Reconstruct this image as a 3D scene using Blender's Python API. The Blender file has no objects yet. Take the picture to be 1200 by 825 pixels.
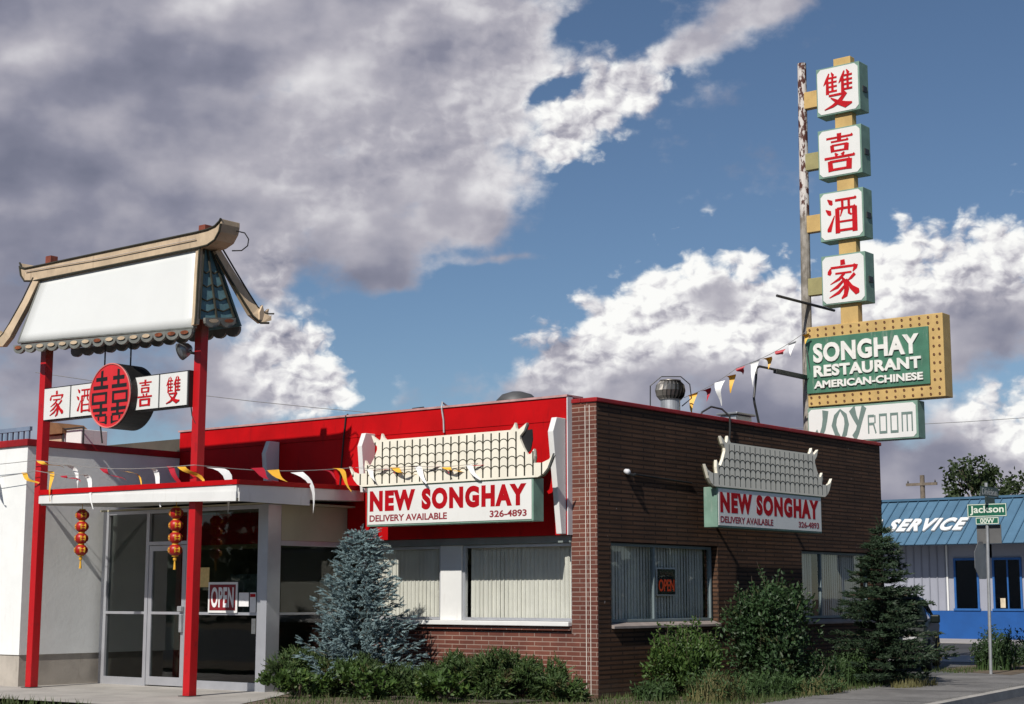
import bpy, math, random
from mathutils import Vector, Matrix
random.seed(7)
R = math.radians
scn = bpy.context.scene
col = scn.collection

# ------------------------------------------------------------------ camera
cam = bpy.data.cameras.new('camera')
cam.sensor_fit = 'HORIZONTAL'; cam.sensor_width = 36; cam.lens = 57.83
cam.clip_start = 0.1; cam.clip_end = 3000
cam_ob = bpy.data.objects.new('camera', cam); col.objects.link(cam_ob)
X_ = Vector((0.6225, -0.1149, -0.7742)); Y_ = Vector((-0.7826, -0.0911, -0.6158)); Z_ = X_.cross(Y_)
X_.normalize(); Y_ = (Y_ - X_ * Y_.dot(X_)).normalized(); Z_ = X_.cross(Y_)
cam_ob.matrix_world = Matrix(((X_[0], X_[1], X_[2], -20.127), (Y_[0], Y_[1], Y_[2], -14.370),
                              (Z_[0], Z_[1], Z_[2], 1.5), (0, 0, 0, 1)))
scn.camera = cam_ob

# ------------------------------------------------------------------ view, sun
scn.view_settings.view_transform = 'Standard'; scn.view_settings.look = 'None'
scn.view_settings.gamma = 1.0; scn.view_settings.exposure = 0.27
SUN_EL, SUN_OFF = R(42), R(10.0)
sdir = Vector((-math.cos(SUN_OFF) * math.cos(SUN_EL), -math.sin(SUN_OFF) * math.cos(SUN_EL), math.sin(SUN_EL)))
sl = bpy.data.lights.new('sun', 'SUN'); sl.energy = 4.0; sl.angle = R(0.5); sl.color = (1.0, 0.95, 0.88)
so = bpy.data.objects.new('sun', sl); col.objects.link(so)
so.rotation_euler = sdir.to_track_quat('Z', 'Y').to_euler(); so.location = (0, 0, 30)

# ------------------------------------------------------------------ world: Nishita sky and clouds by direction
world = bpy.data.worlds.new('World'); scn.world = world; world.use_nodes = True
nt = world.node_tree; nt.nodes.clear()
class NG:
    """tiny expression helper over a node tree"""
    def __init__(s, nt): s.nt = nt
    def new(s, t, **k):
        n = s.nt.nodes.new(t)
        for a, v in k.items(): setattr(n, a, v)
        return n
    def put(s, sock, v):
        if isinstance(v, bpy.types.NodeSocket): s.nt.links.new(v, sock)
        else: sock.default_value = v
    def m(s, op, a, b=None, c=None, clamp=False):
        n = s.new('ShaderNodeMath', operation=op, use_clamp=clamp)
        s.put(n.inputs[0], a)
        if b is not None: s.put(n.inputs[1], b)
        if c is not None: s.put(n.inputs[2], c)
        return n.outputs[0]
    def mix(s, f, a, b):
        n = s.new('ShaderNodeMix', data_type='RGBA')
        s.put(n.inputs[0], f); s.put(n.inputs[6], a); s.put(n.inputs[7], b)
        return n.outputs[2]
    def noise(s, vec, scale, detail=6, rough=0.55, dist=0.0, out=0):
        n = s.new('ShaderNodeTexNoise')
        s.put(n.inputs['Vector'], vec); n.inputs['Scale'].default_value = scale
        n.inputs['Detail'].default_value = detail; n.inputs['Roughness'].default_value = rough
        n.inputs['Distortion'].default_value = dist
        return n.outputs[out]
    def ramp(s, f, lo, hi):
        n = s.new('ShaderNodeMapRange', interpolation_type='SMOOTHSTEP')
        s.put(n.inputs[0], f); n.inputs[1].default_value = lo; n.inputs[2].default_value = hi
        return n.outputs[0]
    def xyz(s, x, y, z):
        n = s.new('ShaderNodeCombineXYZ')
        for i, v in enumerate((x, y, z)): s.put(n.inputs[i], v)
        return n.outputs[0]

g = NG(nt)
tc = g.new('ShaderNodeTexCoord'); sp = g.new('ShaderNodeSeparateXYZ'); nt.links.new(tc.outputs['Generated'], sp.inputs[0])
dx, dy, dz = sp.outputs
DEG = 180 / math.pi
elev = g.m('MULTIPLY', g.m('ARCSINE', dz), DEG)                               # degrees above the horizon
fwd = R(38.5)
cx = g.m('ADD', g.m('MULTIPLY', dx, math.cos(fwd)), g.m('MULTIPLY', dy, math.sin(fwd)))
rx = g.m('ADD', g.m('MULTIPLY', dx, math.sin(fwd)), g.m('MULTIPLY', dy, -math.cos(fwd)))
azim = g.m('MULTIPLY', g.m('ARCTAN2', rx, cx), DEG)                           # degrees clockwise from compass bearing of the street corner
# cloud banks: azimuth, elevation, half width, half height (degrees), tilt, strength, tone (0 grey .. 1 white)
BANKS = [
 (-15, 19.2, 8.0, 4.0, 0, 1.0, .25), (-6.5, 18.8, 6.0, 3.6, 0, 1.0, .50), (.2, 19.4, 3.0, 2.3, 0, .9, .58),
 (-16.5, 13.5, 6.5, 4.2, 0, 1.0, .24), (-7.5, 14.6, 4.3, 3.0, 0, 1.0, .58), (-2.2, 15.4, 2.8, 2.4, 35, .95, .58),
 (-3.8, 12.6, 2.2, 1.2, 35, .75, .12), (3.3, 17.3, 2.1, 1.0, 25, 1.05, .82), (7.0, 19.2, 2.6, .95, 28, .85, .50),
 (2.2, 15.4, 1.1, .9, 30, .8, .85), (9.4, 20.5, 1.4, 0.7, 15, .7, .5), (-4.6, 11.0, 1.0, .6, 10, .8, .15), (-1.2, 12.9, .9, .6, 20, .5, .5),
 (1.4, 17.4, 1.3, .45, 25, -.6, .4), (3.2, 19.7, 1.3, .5, 20, -.55, .4), (5.6, 18.0, .8, .5, 20, -.4, .4), (-3.5, 10.0, 1.6, 1.2, 0, -.5, .3),
 (-16.5, 10.0, 4.5, 1.8, 0, .75, .12), (-8.7, 11.2, .9, .8, 30, .95, .75), (-9.7, 12.3, 1.2, .8, 10, .6, .4),
 (-8.0, 8.3, 1.6, 1.4, 20, 1.05, .92), (-6.5, 7.3, 1.5, 1.0, 0, 1.0, .9), (-9.8, 7.2, 2.2, 1.2, 0, .9, .55),
 (-15, 6.5, 4.5, 1.5, 0, .85, .25),
 (2.4, 8.1, 2.2, 1.4, 18, 1.1, .90), (4.6, 9.5, 2.2, 1.7, 12, 1.2, 1.0), (8.4, 9.4, 2.4, 2.2, 0, 1.2, .94), (6.2, 7.2, 5.0, 1.1, 0, 1.0, .18), (7.5, 5.8, 5.0, .9, 0, 1.0, .12),
 (7.3, 10.3, 1.2, .5, 5, .5, -.6), (5.0, 8.0, 3.0, .7, 5, .3, .2),
 (12.8, 10.9, 1.4, 1.7, 0, 1.1, .98), (16.4, 11.1, 2.5, 1.9, 22, 1.2, .92), (15.4, 8.8, 4.0, 1.3, 10, 1.1, .32), (12.0, 8.2, 2.2, 1.2, 0, .8, .4),
 (17.3, 5.8, 1.8, 1.4, 10, 1.1, .92), (14.6, 4.4, 2.4, .9, 0, .8, .35), (17, 3.0, 6, 1.3, 0, 1.0, .35), (-2, 4.6, 7, .9, 0, .62, .25), (-16, 3.4, 6, 1.2, 0, .7, .25), (10, 4.4, 5, .9, 0, .85, .25), (4, 2.4, 14, 1.0, 0, .9, .3),
 (17.2, 19.7, 1.5, .18, 12, .50, .6), (-.8, 11.6, 1.8, .2, 8, .5, .5),
]
coord = g.xyz(azim, g.m('MULTIPLY', elev, 1.35), 0.0)
wn = g.new('ShaderNodeTexNoise'); nt.links.new(coord, wn.inputs['Vector']); wn.inputs['Scale'].default_value = .32; wn.inputs['Detail'].default_value = 4
wv = g.new('ShaderNodeVectorMath', operation='MULTIPLY_ADD')
nt.links.new(wn.outputs['Color'], wv.inputs[0]); wv.inputs[1].default_value = (2.2, 2.2, 0); nt.links.new(coord, wv.inputs[2])
wsep = g.new('ShaderNodeSeparateXYZ'); nt.links.new(wv.outputs[0], wsep.inputs[0])
wa = g.m('SUBTRACT', wsep.outputs[0], 1.1); we = g.m('DIVIDE', g.m('SUBTRACT', wsep.outputs[1], 1.1), 1.35)
vae = g.xyz(wa, we, 0.0)
tot = tw = None
for (ba, be, ra, re, rot, st, tn) in BANKS:
    mp = g.new('ShaderNodeMapping', vector_type='TEXTURE'); nt.links.new(vae, mp.inputs[0])
    mp.inputs['Location'].default_value = (ba, be, 0); mp.inputs['Rotation'].default_value = (0, 0, R(rot)); mp.inputs['Scale'].default_value = (ra, re, 1)
    dt = g.new('ShaderNodeVectorMath', operation='DOT_PRODUCT'); nt.links.new(mp.outputs[0], dt.inputs[0]); nt.links.new(mp.outputs[0], dt.inputs[1])
    w = g.m('POWER', .4066, dt.outputs['Value'])
    tot = g.m('MULTIPLY', w, st) if tot is None else g.m('MULTIPLY_ADD', w, st, tot)
    tw = g.m('MULTIPLY', w, st * tn) if tw is None else g.m('MULTIPLY_ADD', w, st * tn, tw)
tone = g.m('DIVIDE', tw, g.m('ADD', tot, .02))
def fbm(shift, sc, det, ro):
    v = g.new('ShaderNodeVectorMath', operation='ADD'); nt.links.new(coord, v.inputs[0]); v.inputs[1].default_value = shift
    return g.noise(v.outputs[0], sc, det, ro)
n0 = fbm((0, 0, 0), .40, 12, .57)
l0 = fbm((3, 3, 0), .13, 2, .5); l1 = fbm((2.0, 4.4, 0), .13, 2, .5)
s0 = fbm((5, 0, 0), .30, 3, .45); s1 = fbm((4.45, .7, 0), .30, 3, .45)
p0 = fbm((0, 9, 0), .80, 5, .5); p1 = fbm((-.2, 9.24, 0), .80, 5, .5)
body = g.m('MINIMUM', tot, 1.25)
out_w = g.ramp(g.m('ABSOLUTE', azim), 22, 34)
far_c = g.noise(coord, .045, 4, .5)
body = g.m('ADD', body, g.m('MULTIPLY', out_w, g.m('MULTIPLY', g.m('SUBTRACT', far_c, .47), 5.0)))
shape = g.m('MULTIPLY', g.m('SUBTRACT', l0, .5), 1.3)
def puffs(shift):
    v = g.new('ShaderNodeVectorMath', operation='ADD'); nt.links.new(wv2, v.inputs[0]); v.inputs[1].default_value = shift
    n = g.new('ShaderNodeTexVoronoi', feature='SMOOTH_F1', voronoi_dimensions='2D'); nt.links.new(v.outputs[0], n.inputs['Vector'])
    n.inputs['Scale'].default_value = .75; n.inputs['Detail'].default_value = 3; n.inputs['Roughness'].default_value = .42; n.inputs['Lacunarity'].default_value = 2.3; n.inputs['Smoothness'].default_value = .35
    return n.outputs['Distance']
wn2 = g.new('ShaderNodeTexNoise'); nt.links.new(coord, wn2.inputs['Vector']); wn2.inputs['Scale'].default_value = 1.1; wn2.inputs['Detail'].default_value = 5
wm = g.new('ShaderNodeVectorMath', operation='MULTIPLY_ADD'); nt.links.new(wn2.outputs['Color'], wm.inputs[0]); wm.inputs[1].default_value = (.9, .9, 0); nt.links.new(coord, wm.inputs[2]); wv2 = wm.outputs[0]
v0 = puffs((0, 0, 0)); v1 = puffs((-.20, .26, 0))
cum = g.ramp(tone, .40, .84)
dens = g.m('ADD', g.m('ADD', body, shape), g.m('MULTIPLY', g.m('SUBTRACT', n0, .5), g.m('MULTIPLY_ADD', cum, -.9, 2.1)))
dens = g.m('ADD', dens, g.m('MULTIPLY', cum, g.m('MULTIPLY', g.m('SUBTRACT', .56, v0), .75)))
alpha = g.ramp(g.m('DIVIDE', g.m('SUBTRACT', dens, .57), g.m('MULTIPLY_ADD', cum, -.36, .80)), -.5, .5)
m0 = fbm((11, 4, 0), .20, 5, .5)
soft = g.m('ADD', g.m('ADD', g.m('MULTIPLY', g.m('SUBTRACT', l0, l1), .9), g.m('MULTIPLY', g.m('SUBTRACT', s0, s1), .65)), g.m('MULTIPLY', g.m('SUBTRACT', m0, .5), 1.15))
soft = g.m('ADD', soft, g.m('MULTIPLY', g.m('SUBTRACT', v1, v0), g.m('MULTIPLY_ADD', cum, .85, .02)))
relief = g.m('ADD', soft, g.m('MULTIPLY', g.m('SUBTRACT', p0, p1), g.m('MULTIPLY_ADD', cum, .50, .10)))
edge = g.m('MULTIPLY', g.ramp(dens, 1.3, .4), .10)
lit = g.m('ADD', g.m('ADD', tone, relief), edge, clamp=True)
cr = g.new('ShaderNodeValToRGB'); nt.links.new(lit, cr.inputs[0])
els = cr.color_ramp.elements
els[0].position = 0; els[0].color = (.17, .18, .245, 1)
els[1].position = 1; els[1].color = (.92, .92, .90, 1)
for p, c in ((.22, (.235, .24, .31, 1)), (.5, (.41, .40, .455, 1)), (.75, (.68, .67, .695, 1))):
    e_ = els.new(p); e_.color = c
sky = g.new('ShaderNodeTexSky', sky_type='NISHITA')
sky.sun_disc = False; sky.sun_elevation = SUN_EL; sky.sun_rotation = math.atan2(sdir.x, sdir.y)
sky.altitude = 600; sky.air_density = 1.0; sky.dust_density = 0.1; sky.ozone_density = 4.5
bg1 = g.new('ShaderNodeBackground'); nt.links.new(sky.outputs[0], bg1.inputs[0]); bg1.inputs[1].default_value = 0.057
bg2 = g.new('ShaderNodeBackground'); nt.links.new(cr.outputs[0], bg2.inputs[0]); bg2.inputs[1].default_value = 0.88
ms = g.new('ShaderNodeMixShader'); nt.links.new(alpha, ms.inputs[0]); nt.links.new(bg1.outputs[0], ms.inputs[1]); nt.links.new(bg2.outputs[0], ms.inputs[2])
wo = g.new('ShaderNodeOutputWorld'); nt.links.new(ms.outputs[0], wo.inputs[0])

# ------------------------------------------------------------------ materials
MATS = {}
def pmat(name, c, rough=.6, var=.12, scale=3.0, metal=0.0, bump=0.0, dirt=None, dirt_amt=.0, spec=.4, fine=0.0):
    """painted / plain surface with gentle wear"""
    if name in MATS: return MATS[name]
    m = bpy.data.materials.new(name); m.use_nodes = True; t = m.node_tree; q = NG(t)
    b = t.nodes['Principled BSDF']; b.inputs['Roughness'].default_value = rough; b.inputs['Metallic'].default_value = metal
    b.inputs['Specular IOR Level'].default_value = spec
    co = q.new('ShaderNodeTexCoord').outputs['Object']
    n = q.noise(co, scale, 6, .6)
    lo = tuple(x * (1 - var) for x in c) + (1,); hi = tuple(min(1, x * (1 + var)) for x in c) + (1,)
    cc = q.mix(q.ramp(n, .3, .7), lo, hi)
    if fine:
        cc = q.mix(q.m('MULTIPLY', q.ramp(q.noise(co, scale * 14, 4, .6), .45, .75), fine), cc, tuple(x * .45 for x in c) + (1,))
    if dirt:
        mp = q.new('ShaderNodeMapping'); t.links.new(co, mp.inputs[0]); mp.inputs['Scale'].default_value = (1, 1, .18)
        f = q.m('MULTIPLY', q.ramp(q.noise(mp.outputs[0], 7, 7, .7), .56, .72), dirt_amt)
        cc = q.mix(f, cc, dirt + (1,))
    q.put(b.inputs['Base Color'], cc)
    if bump:
        bp = q.new('ShaderNodeBump'); bp.inputs['Strength'].default_value = bump; bp.inputs['Distance'].default_value = .01
        q.put(bp.inputs['Height'], q.noise(co, scale * 10, 5, .6)); t.links.new(bp.outputs[0], b.inputs['Normal'])
    MATS[name] = m; return m

def brick_mat(name, c1, c2, mo, bw=.30, ms=.0085, bump=.014):
    m = bpy.data.materials.new(name); m.use_nodes = True; t = m.node_tree; q = NG(t)
    b = t.nodes['Principled BSDF']; b.inputs['Roughness'].default_value = .82; b.inputs['Specular IOR Level'].default_value = .25
    co = q.new('ShaderNodeTexCoord').outputs['Object']; s = q.new('ShaderNodeSeparateXYZ'); t.links.new(co, s.inputs[0])
    u = q.m('ADD', s.outputs[0], s.outputs[1]); v = q.xyz(u, s.outputs[2], 0)
    br = q.new('ShaderNodeTexBrick'); t.links.new(v, br.inputs[0])
    br.inputs['Scale'].default_value = 1; br.inputs['Brick Width'].default_value = bw; br.inputs['Row Height'].default_value = .0677
    br.inputs['Mortar Size'].default_value = ms; br.inputs['Mortar Smooth'].default_value = .25; br.inputs['Bias'].default_value = -.1
    br.inputs['Color1'].default_value = c1; br.inputs['Color2'].default_value = c2; br.inputs['Mortar'].default_value = mo
    n = q.ramp(q.noise(co, 1.3, 6, .65), .3, .72)
    mul = q.new('ShaderNodeMix', data_type='RGBA', blend_type='MULTIPLY'); mul.inputs[0].default_value = 1
    t.links.new(br.outputs[0], mul.inputs[6]); t.links.new(q.mix(n, (.72, .72, .74, 1), (1.12, 1.06, 1.0, 1)), mul.inputs[7])
    # soil splashed on the lowest courses
    spl = q.m('MULTIPLY', q.ramp(q.m('ADD', s.outputs[2], q.m('MULTIPLY', q.noise(co, 3, 5, .6), .5)), .62, .25), .55)
    mul2 = q.mix(spl, mul.outputs[2], (.10, .075, .055, 1))
    # white bloom of lime: scattered spots on the masonry
    sp_ = q.m('MULTIPLY', q.ramp(q.noise(co, 9, 3, .5), .72, .78), .55)
    q.put(b.inputs['Base Color'], q.mix(sp_, mul2, (.5, .45, .42, 1)))
    # raked joints and a slight wander from course to course
    row = q.m('FLOOR', q.m('DIVIDE', s.outputs[2], .0677))
    wn_ = q.new('ShaderNodeTexWhiteNoise', noise_dimensions='1D'); t.links.new(row, wn_.inputs['W'])
    h = q.m('ADD', q.m('MULTIPLY', br.outputs['Fac'], -1.0), q.m('MULTIPLY', wn_.outputs[0], .35))
    h = q.m('ADD', h, q.m('MULTIPLY', q.noise(co, 60, 4, .6), .35))
    bp = q.new('ShaderNodeBump'); bp.inputs['Strength'].default_value = .9; bp.inputs['Distance'].default_value = bump
    q.put(bp.inputs['Height'], h); t.links.new(bp.outputs[0], b.inputs['Normal'])
    return m

def glass_mat(name, tint=(.8, .84, .84), ior=1.5):
    m = bpy.data.materials.new(name); m.use_nodes = True; t = m.node_tree; t.nodes.clear(); q = NG(t)
    tr = q.new('ShaderNodeBsdfTransparent'); tr.inputs[0].default_value = tint + (1,)
    gl = q.new('ShaderNodeBsdfGlossy'); gl.inputs['Roughness'].default_value = .015
    co = q.new('ShaderNodeTexCoord').outputs['Object']
    bp = q.new('ShaderNodeBump'); bp.inputs['Strength'].default_value = .05; bp.inputs['Distance'].default_value = .03
    q.put(bp.inputs['Height'], q.noise(co, 1.3, 2, .5)); t.links.new(bp.outputs[0], gl.inputs['Normal'])
    fr = q.new('ShaderNodeFresnel'); fr.inputs[0].default_value = ior
    mx = q.new('ShaderNodeMixShader'); ge = q.new('ShaderNodeNewGeometry'); t.links.new(q.m('MULTIPLY', q.m('MULTIPLY', fr.outputs[0], 1.5, clamp=True), q.m('SUBTRACT', 1.0, ge.outputs['Backfacing'])), mx.inputs[0])
    t.links.new(tr.outputs[0], mx.inputs[1]); t.links.new(gl.outputs[0], mx.inputs[2])
    o = q.new('ShaderNodeOutputMaterial'); t.links.new(mx.outputs[0], o.inputs[0])
    return m

def leaf_mat(name, c, var=.45, rough=.55, trans=.25, tip=None, dead=None):
    m = bpy.data.materials.new(name); m.use_nodes = True; t = m.node_tree; q = NG(t)
    b = t.nodes['Principled BSDF']; b.inputs['Roughness'].default_value = rough; b.inputs['Specular IOR Level'].default_value = .35
    co = q.new('ShaderNodeTexCoord').outputs['Object']
    n = q.ramp(q.noise(co, 2.4, 4, .6), .3, .7); n2 = q.noise(co, 40, 2, .5)
    lo = tuple(x * (1 - var) for x in c) + (1,); hi = tuple(x * (1 + var) for x in c) + (1,)
    cc = q.mix(q.m('MULTIPLY_ADD', n, .5, q.m('MULTIPLY', n2, .5)), lo, hi)
    if tip: cc = q.mix(q.m('MULTIPLY', q.ramp(q.noise(co, 14, 3, .5), .55, .7), .7), cc, tip + (1,))
    if dead: cc = q.mix(q.m('MULTIPLY', q.ramp(q.noise(co, 3.1, 5, .65), .56, .68), .8), cc, dead + (1,))
    q.put(b.inputs['Base Color'], cc)
    ts = q.new('ShaderNodeBsdfTranslucent'); q.put(ts.inputs[0], cc)
    mx = q.new('ShaderNodeMixShader'); mx.inputs[0].default_value = trans
    t.links.new(b.outputs[0], mx.inputs[1]); t.links.new(ts.outputs[0], mx.inputs[2])
    t.links.new(mx.outputs[0], t.nodes['Material Output'].inputs[0])
    return m

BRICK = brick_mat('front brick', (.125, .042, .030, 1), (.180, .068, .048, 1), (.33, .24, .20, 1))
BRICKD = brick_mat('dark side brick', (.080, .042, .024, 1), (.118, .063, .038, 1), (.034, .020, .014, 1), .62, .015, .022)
RED = pmat('red paint', (.44, .002, .004), .6, .14, 1.2, dirt=(.24, .003, .005), dirt_amt=.6, bump=.15, spec=.15)
def post_mat():
    m = bpy.data.materials.new('red post paint'); m.use_nodes = True; t = m.node_tree; q = NG(t); b = t.nodes['Principled BSDF']; b.inputs['Roughness'].default_value = .45
    co = q.new('ShaderNodeTexCoord').outputs['Object']; s = q.new('ShaderNodeSeparateXYZ'); t.links.new(co, s.inputs[0]); n = q.noise(co, 6, 6, .65)
    red = q.mix(q.ramp(n, .55, .75), (.46, .004, .007, 1), (.30, .006, .008, 1)); rust = q.mix(q.ramp(n, .35, .65), (.14, .035, .02, 1), (.24, .06, .03, 1))
    q.put(b.inputs['Base Color'], q.mix(q.ramp(q.m('ADD', s.outputs[2], q.m('MULTIPLY', n, .5)), 5.62, 5.86), red, rust)); return m
REDPOST = post_mat()
DARKRED = pmat('dull red trim', (.28, .008, .010), .55, .2, 3, fine=.3)
WHITE = pmat('white paint', (.70, .70, .68), .6, .04, 2, dirt=(.5, .48, .44), dirt_amt=.35, bump=.05)
STUCCO = pmat('white stucco', (.77, .78, .76), .85, .04, 1.5, bump=.25, dirt=(.62, .60, .56), dirt_amt=.3)
PANEL = pmat('blank white sign face', (.68, .69, .67), .35, .015, 1.5, spec=.3)
SIGNW = pmat('sign acrylic', (.70, .70, .67), .35, .03, 2, dirt=(.62, .60, .55), dirt_amt=.25)
LILAC = pmat('pale grey paint', (.60, .60, .62), .6, .06, 2, dirt=(.4, .38, .36), dirt_amt=.4)
CONCRETE = pmat('concrete', (.36, .34, .31), .9, .14, 1.6, bump=.3, fine=.25)
FOOTING = pmat('concrete footing', (.40, .36, .31), .9, .12, 2.5, bump=.3, dirt=(.2, .18, .15), dirt_amt=.5)
WALKM = pmat('pavement concrete', (.165, .158, .15), .9, .26, .9, bump=.45, fine=.5, dirt=(.07, .065, .055), dirt_amt=.35)
ASPHALT = pmat('asphalt', (.055, .055, .058), .9, .25, .8, bump=.4, fine=.3)
LOTM = pmat('worn asphalt', (.10, .10, .10), .9, .25, .5, bump=.4, fine=.35)
DIRT = pmat('dry soil', (.13, .10, .07), .95, .35, 2.2, bump=.6, fine=.4)
ALU = pmat('aluminium frame', (.50, .51, .54), .38, .05, 3, metal=.55)
GREYMETAL = pmat('grey metal', (.34, .35, .36), .4, .12, 4, metal=.7, dirt=(.15, .1, .07), dirt_amt=.3)
DARKMETAL = pmat('dark metal', (.045, .045, .045), .5, .2, 5, metal=.3)
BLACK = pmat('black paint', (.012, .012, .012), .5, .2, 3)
CHIN = pmat('red characters', (.46, .008, .014), .6, .14, 8, spec=.15)
LETTER = pmat('red letters', (.37, .003, .008), .6, .10, 4, spec=.15)
GREENF = pmat('green sign metal', (.17, .28, .22), .55, .14, 4, dirt=(.35, .38, .33), dirt_amt=.35)
GREENB = pmat('green sign board', (.055, .165, .105), .55, .14, 2.5, dirt=(.36, .38, .33), dirt_amt=.5)
TAN = pmat('ochre paint', (.52, .35, .13), .6, .10, 3, dirt=(.36, .22, .08), dirt_amt=.35, fine=.15)
OLIVE = pmat('olive ochre paint', (.30, .27, .12), .6, .12, 3, fine=.15)
BEIGE = pmat('weathered beige', (.52, .40, .27), .7, .14, 3, dirt=(.16, .11, .07), dirt_amt=.5, fine=.2)
CREAM = pmat('cream paint', (.78, .74, .62), .6, .06, 3, dirt=(.48, .40, .28), dirt_amt=.35)
OUTLINE = pmat('dark outline paint', (.035, .032, .02), .6, .2, 4)
TEAL = pmat('faded teal tile', (.10, .19, .21), .6, .2, 5, dirt=(.28, .30, .30), dirt_amt=.4)
TILEGREY = pmat('grey eave tile', (.16, .165, .15), .7, .2, 5, fine=.2)
RUST = pmat('rusty tile end', (.20, .055, .02), .7, .4, 12)
YELLOWP = pmat('yellow pennant', (.78, .42, .04), .5, .1, 5)
WHITEP = pmat('white pennant', (.82, .82, .80), .5, .05, 5)
REDP = pmat('red pennant', (.42, .015, .03), .5, .1, 5)
CORD = pmat('grey cord', (.25, .24, .23), .8, .1, 5)
GOLD = pmat('gold paper', (.72, .38, .03), .45, .1, 8)
LANT = pmat('red lantern silk', (.36, .012, .01), .4, .15, 6)
BLIND = pmat('vertical blind vane', (.80, .79, .73), .7, .05, 3)
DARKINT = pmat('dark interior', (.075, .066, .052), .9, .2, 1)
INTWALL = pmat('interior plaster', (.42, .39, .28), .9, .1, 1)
BLUEROOF = pmat('blue metal roof', (.075, .155, .235), .6, .10, 1.0, dirt=(.16, .27, .38), dirt_amt=.35)
BLUEBASE = pmat('blue wall paint', (.008, .075, .27), .6, .10, 1.2)
BLUETRIM = pmat('blue trim paint', (.02, .10, .30), .5, .1, 3)
SIDING = pmat('grey lilac siding', (.30, .31, .36), .7, .06, .8)
WOOD = pmat('weathered wood', (.16, .13, .10), .9, .3, 4, bump=.3)
PAPER = pmat('white paper', (.72, .72, .72), .7, .04, 20)
GREENSIGN = pmat('green street sign', (.012, .11, .065), .45, .1, 6)
SIGNTEXT = pmat('pale sign lettering', (.66, .70, .62), .5, .05, 8)
GALV = pmat('galvanised steel', (.45, .46, .47), .45, .12, 6, metal=.6)
ROOFING = pmat('roof felt', (.10, .10, .10), .95, .2, 2)
CARPAINT = pmat('dark green car paint', (.006, .010, .009), .45, .1, 1, spec=.2)
RUBBER = pmat('black rubber', (.02, .02, .02), .8, .1, 5)
BARK = pmat('bark', (.11, .085, .06), .95, .3, 9, bump=.6)
GLASS = glass_mat('window glass', (.92, .925, .915))
GLASSD = glass_mat('shop glass', (.62, .66, .64))
GLASSC = glass_mat('car glass', (.18, .2, .2))
NEON = bpy.data.materials.new('lit orange tubes'); NEON.use_nodes = True
_b = NEON.node_tree.nodes['Principled BSDF']; _b.inputs['Base Color'].default_value = (.45, .05, .015, 1)
_b.inputs['Emission Color'].default_value = (1, .10, .02, 1); _b.inputs['Emission Strength'].default_value = .10

def pole_mat():
    m = bpy.data.materials.new('peeling rusty pole'); m.use_nodes = True; t = m.node_tree; q = NG(t)
    b = t.nodes['Principled BSDF']; b.inputs['Roughness'].default_value = .8
    co = q.new('ShaderNodeTexCoord').outputs['Object']; mp = q.new('ShaderNodeMapping'); t.links.new(co, mp.inputs[0]); mp.inputs['Scale'].default_value = (1, 1, .45)
    n = q.noise(mp.outputs[0], 9, 6, .65); s = q.new('ShaderNodeSeparateXYZ'); t.links.new(co, s.inputs[0])
    top = q.ramp(s.outputs[2], 9.2, 9.6)
    low = q.mix(q.ramp(n, .35, .65), (.17, .15, .12, 1), (.34, .31, .27, 1))
    hi = q.mix(q.ramp(n, .47, .53), (.075, .022, .014, 1), (.60, .56, .52, 1))
    q.put(b.inputs['Base Color'], q.mix(top, low, hi)); return m
POLEM = pole_mat()

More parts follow.
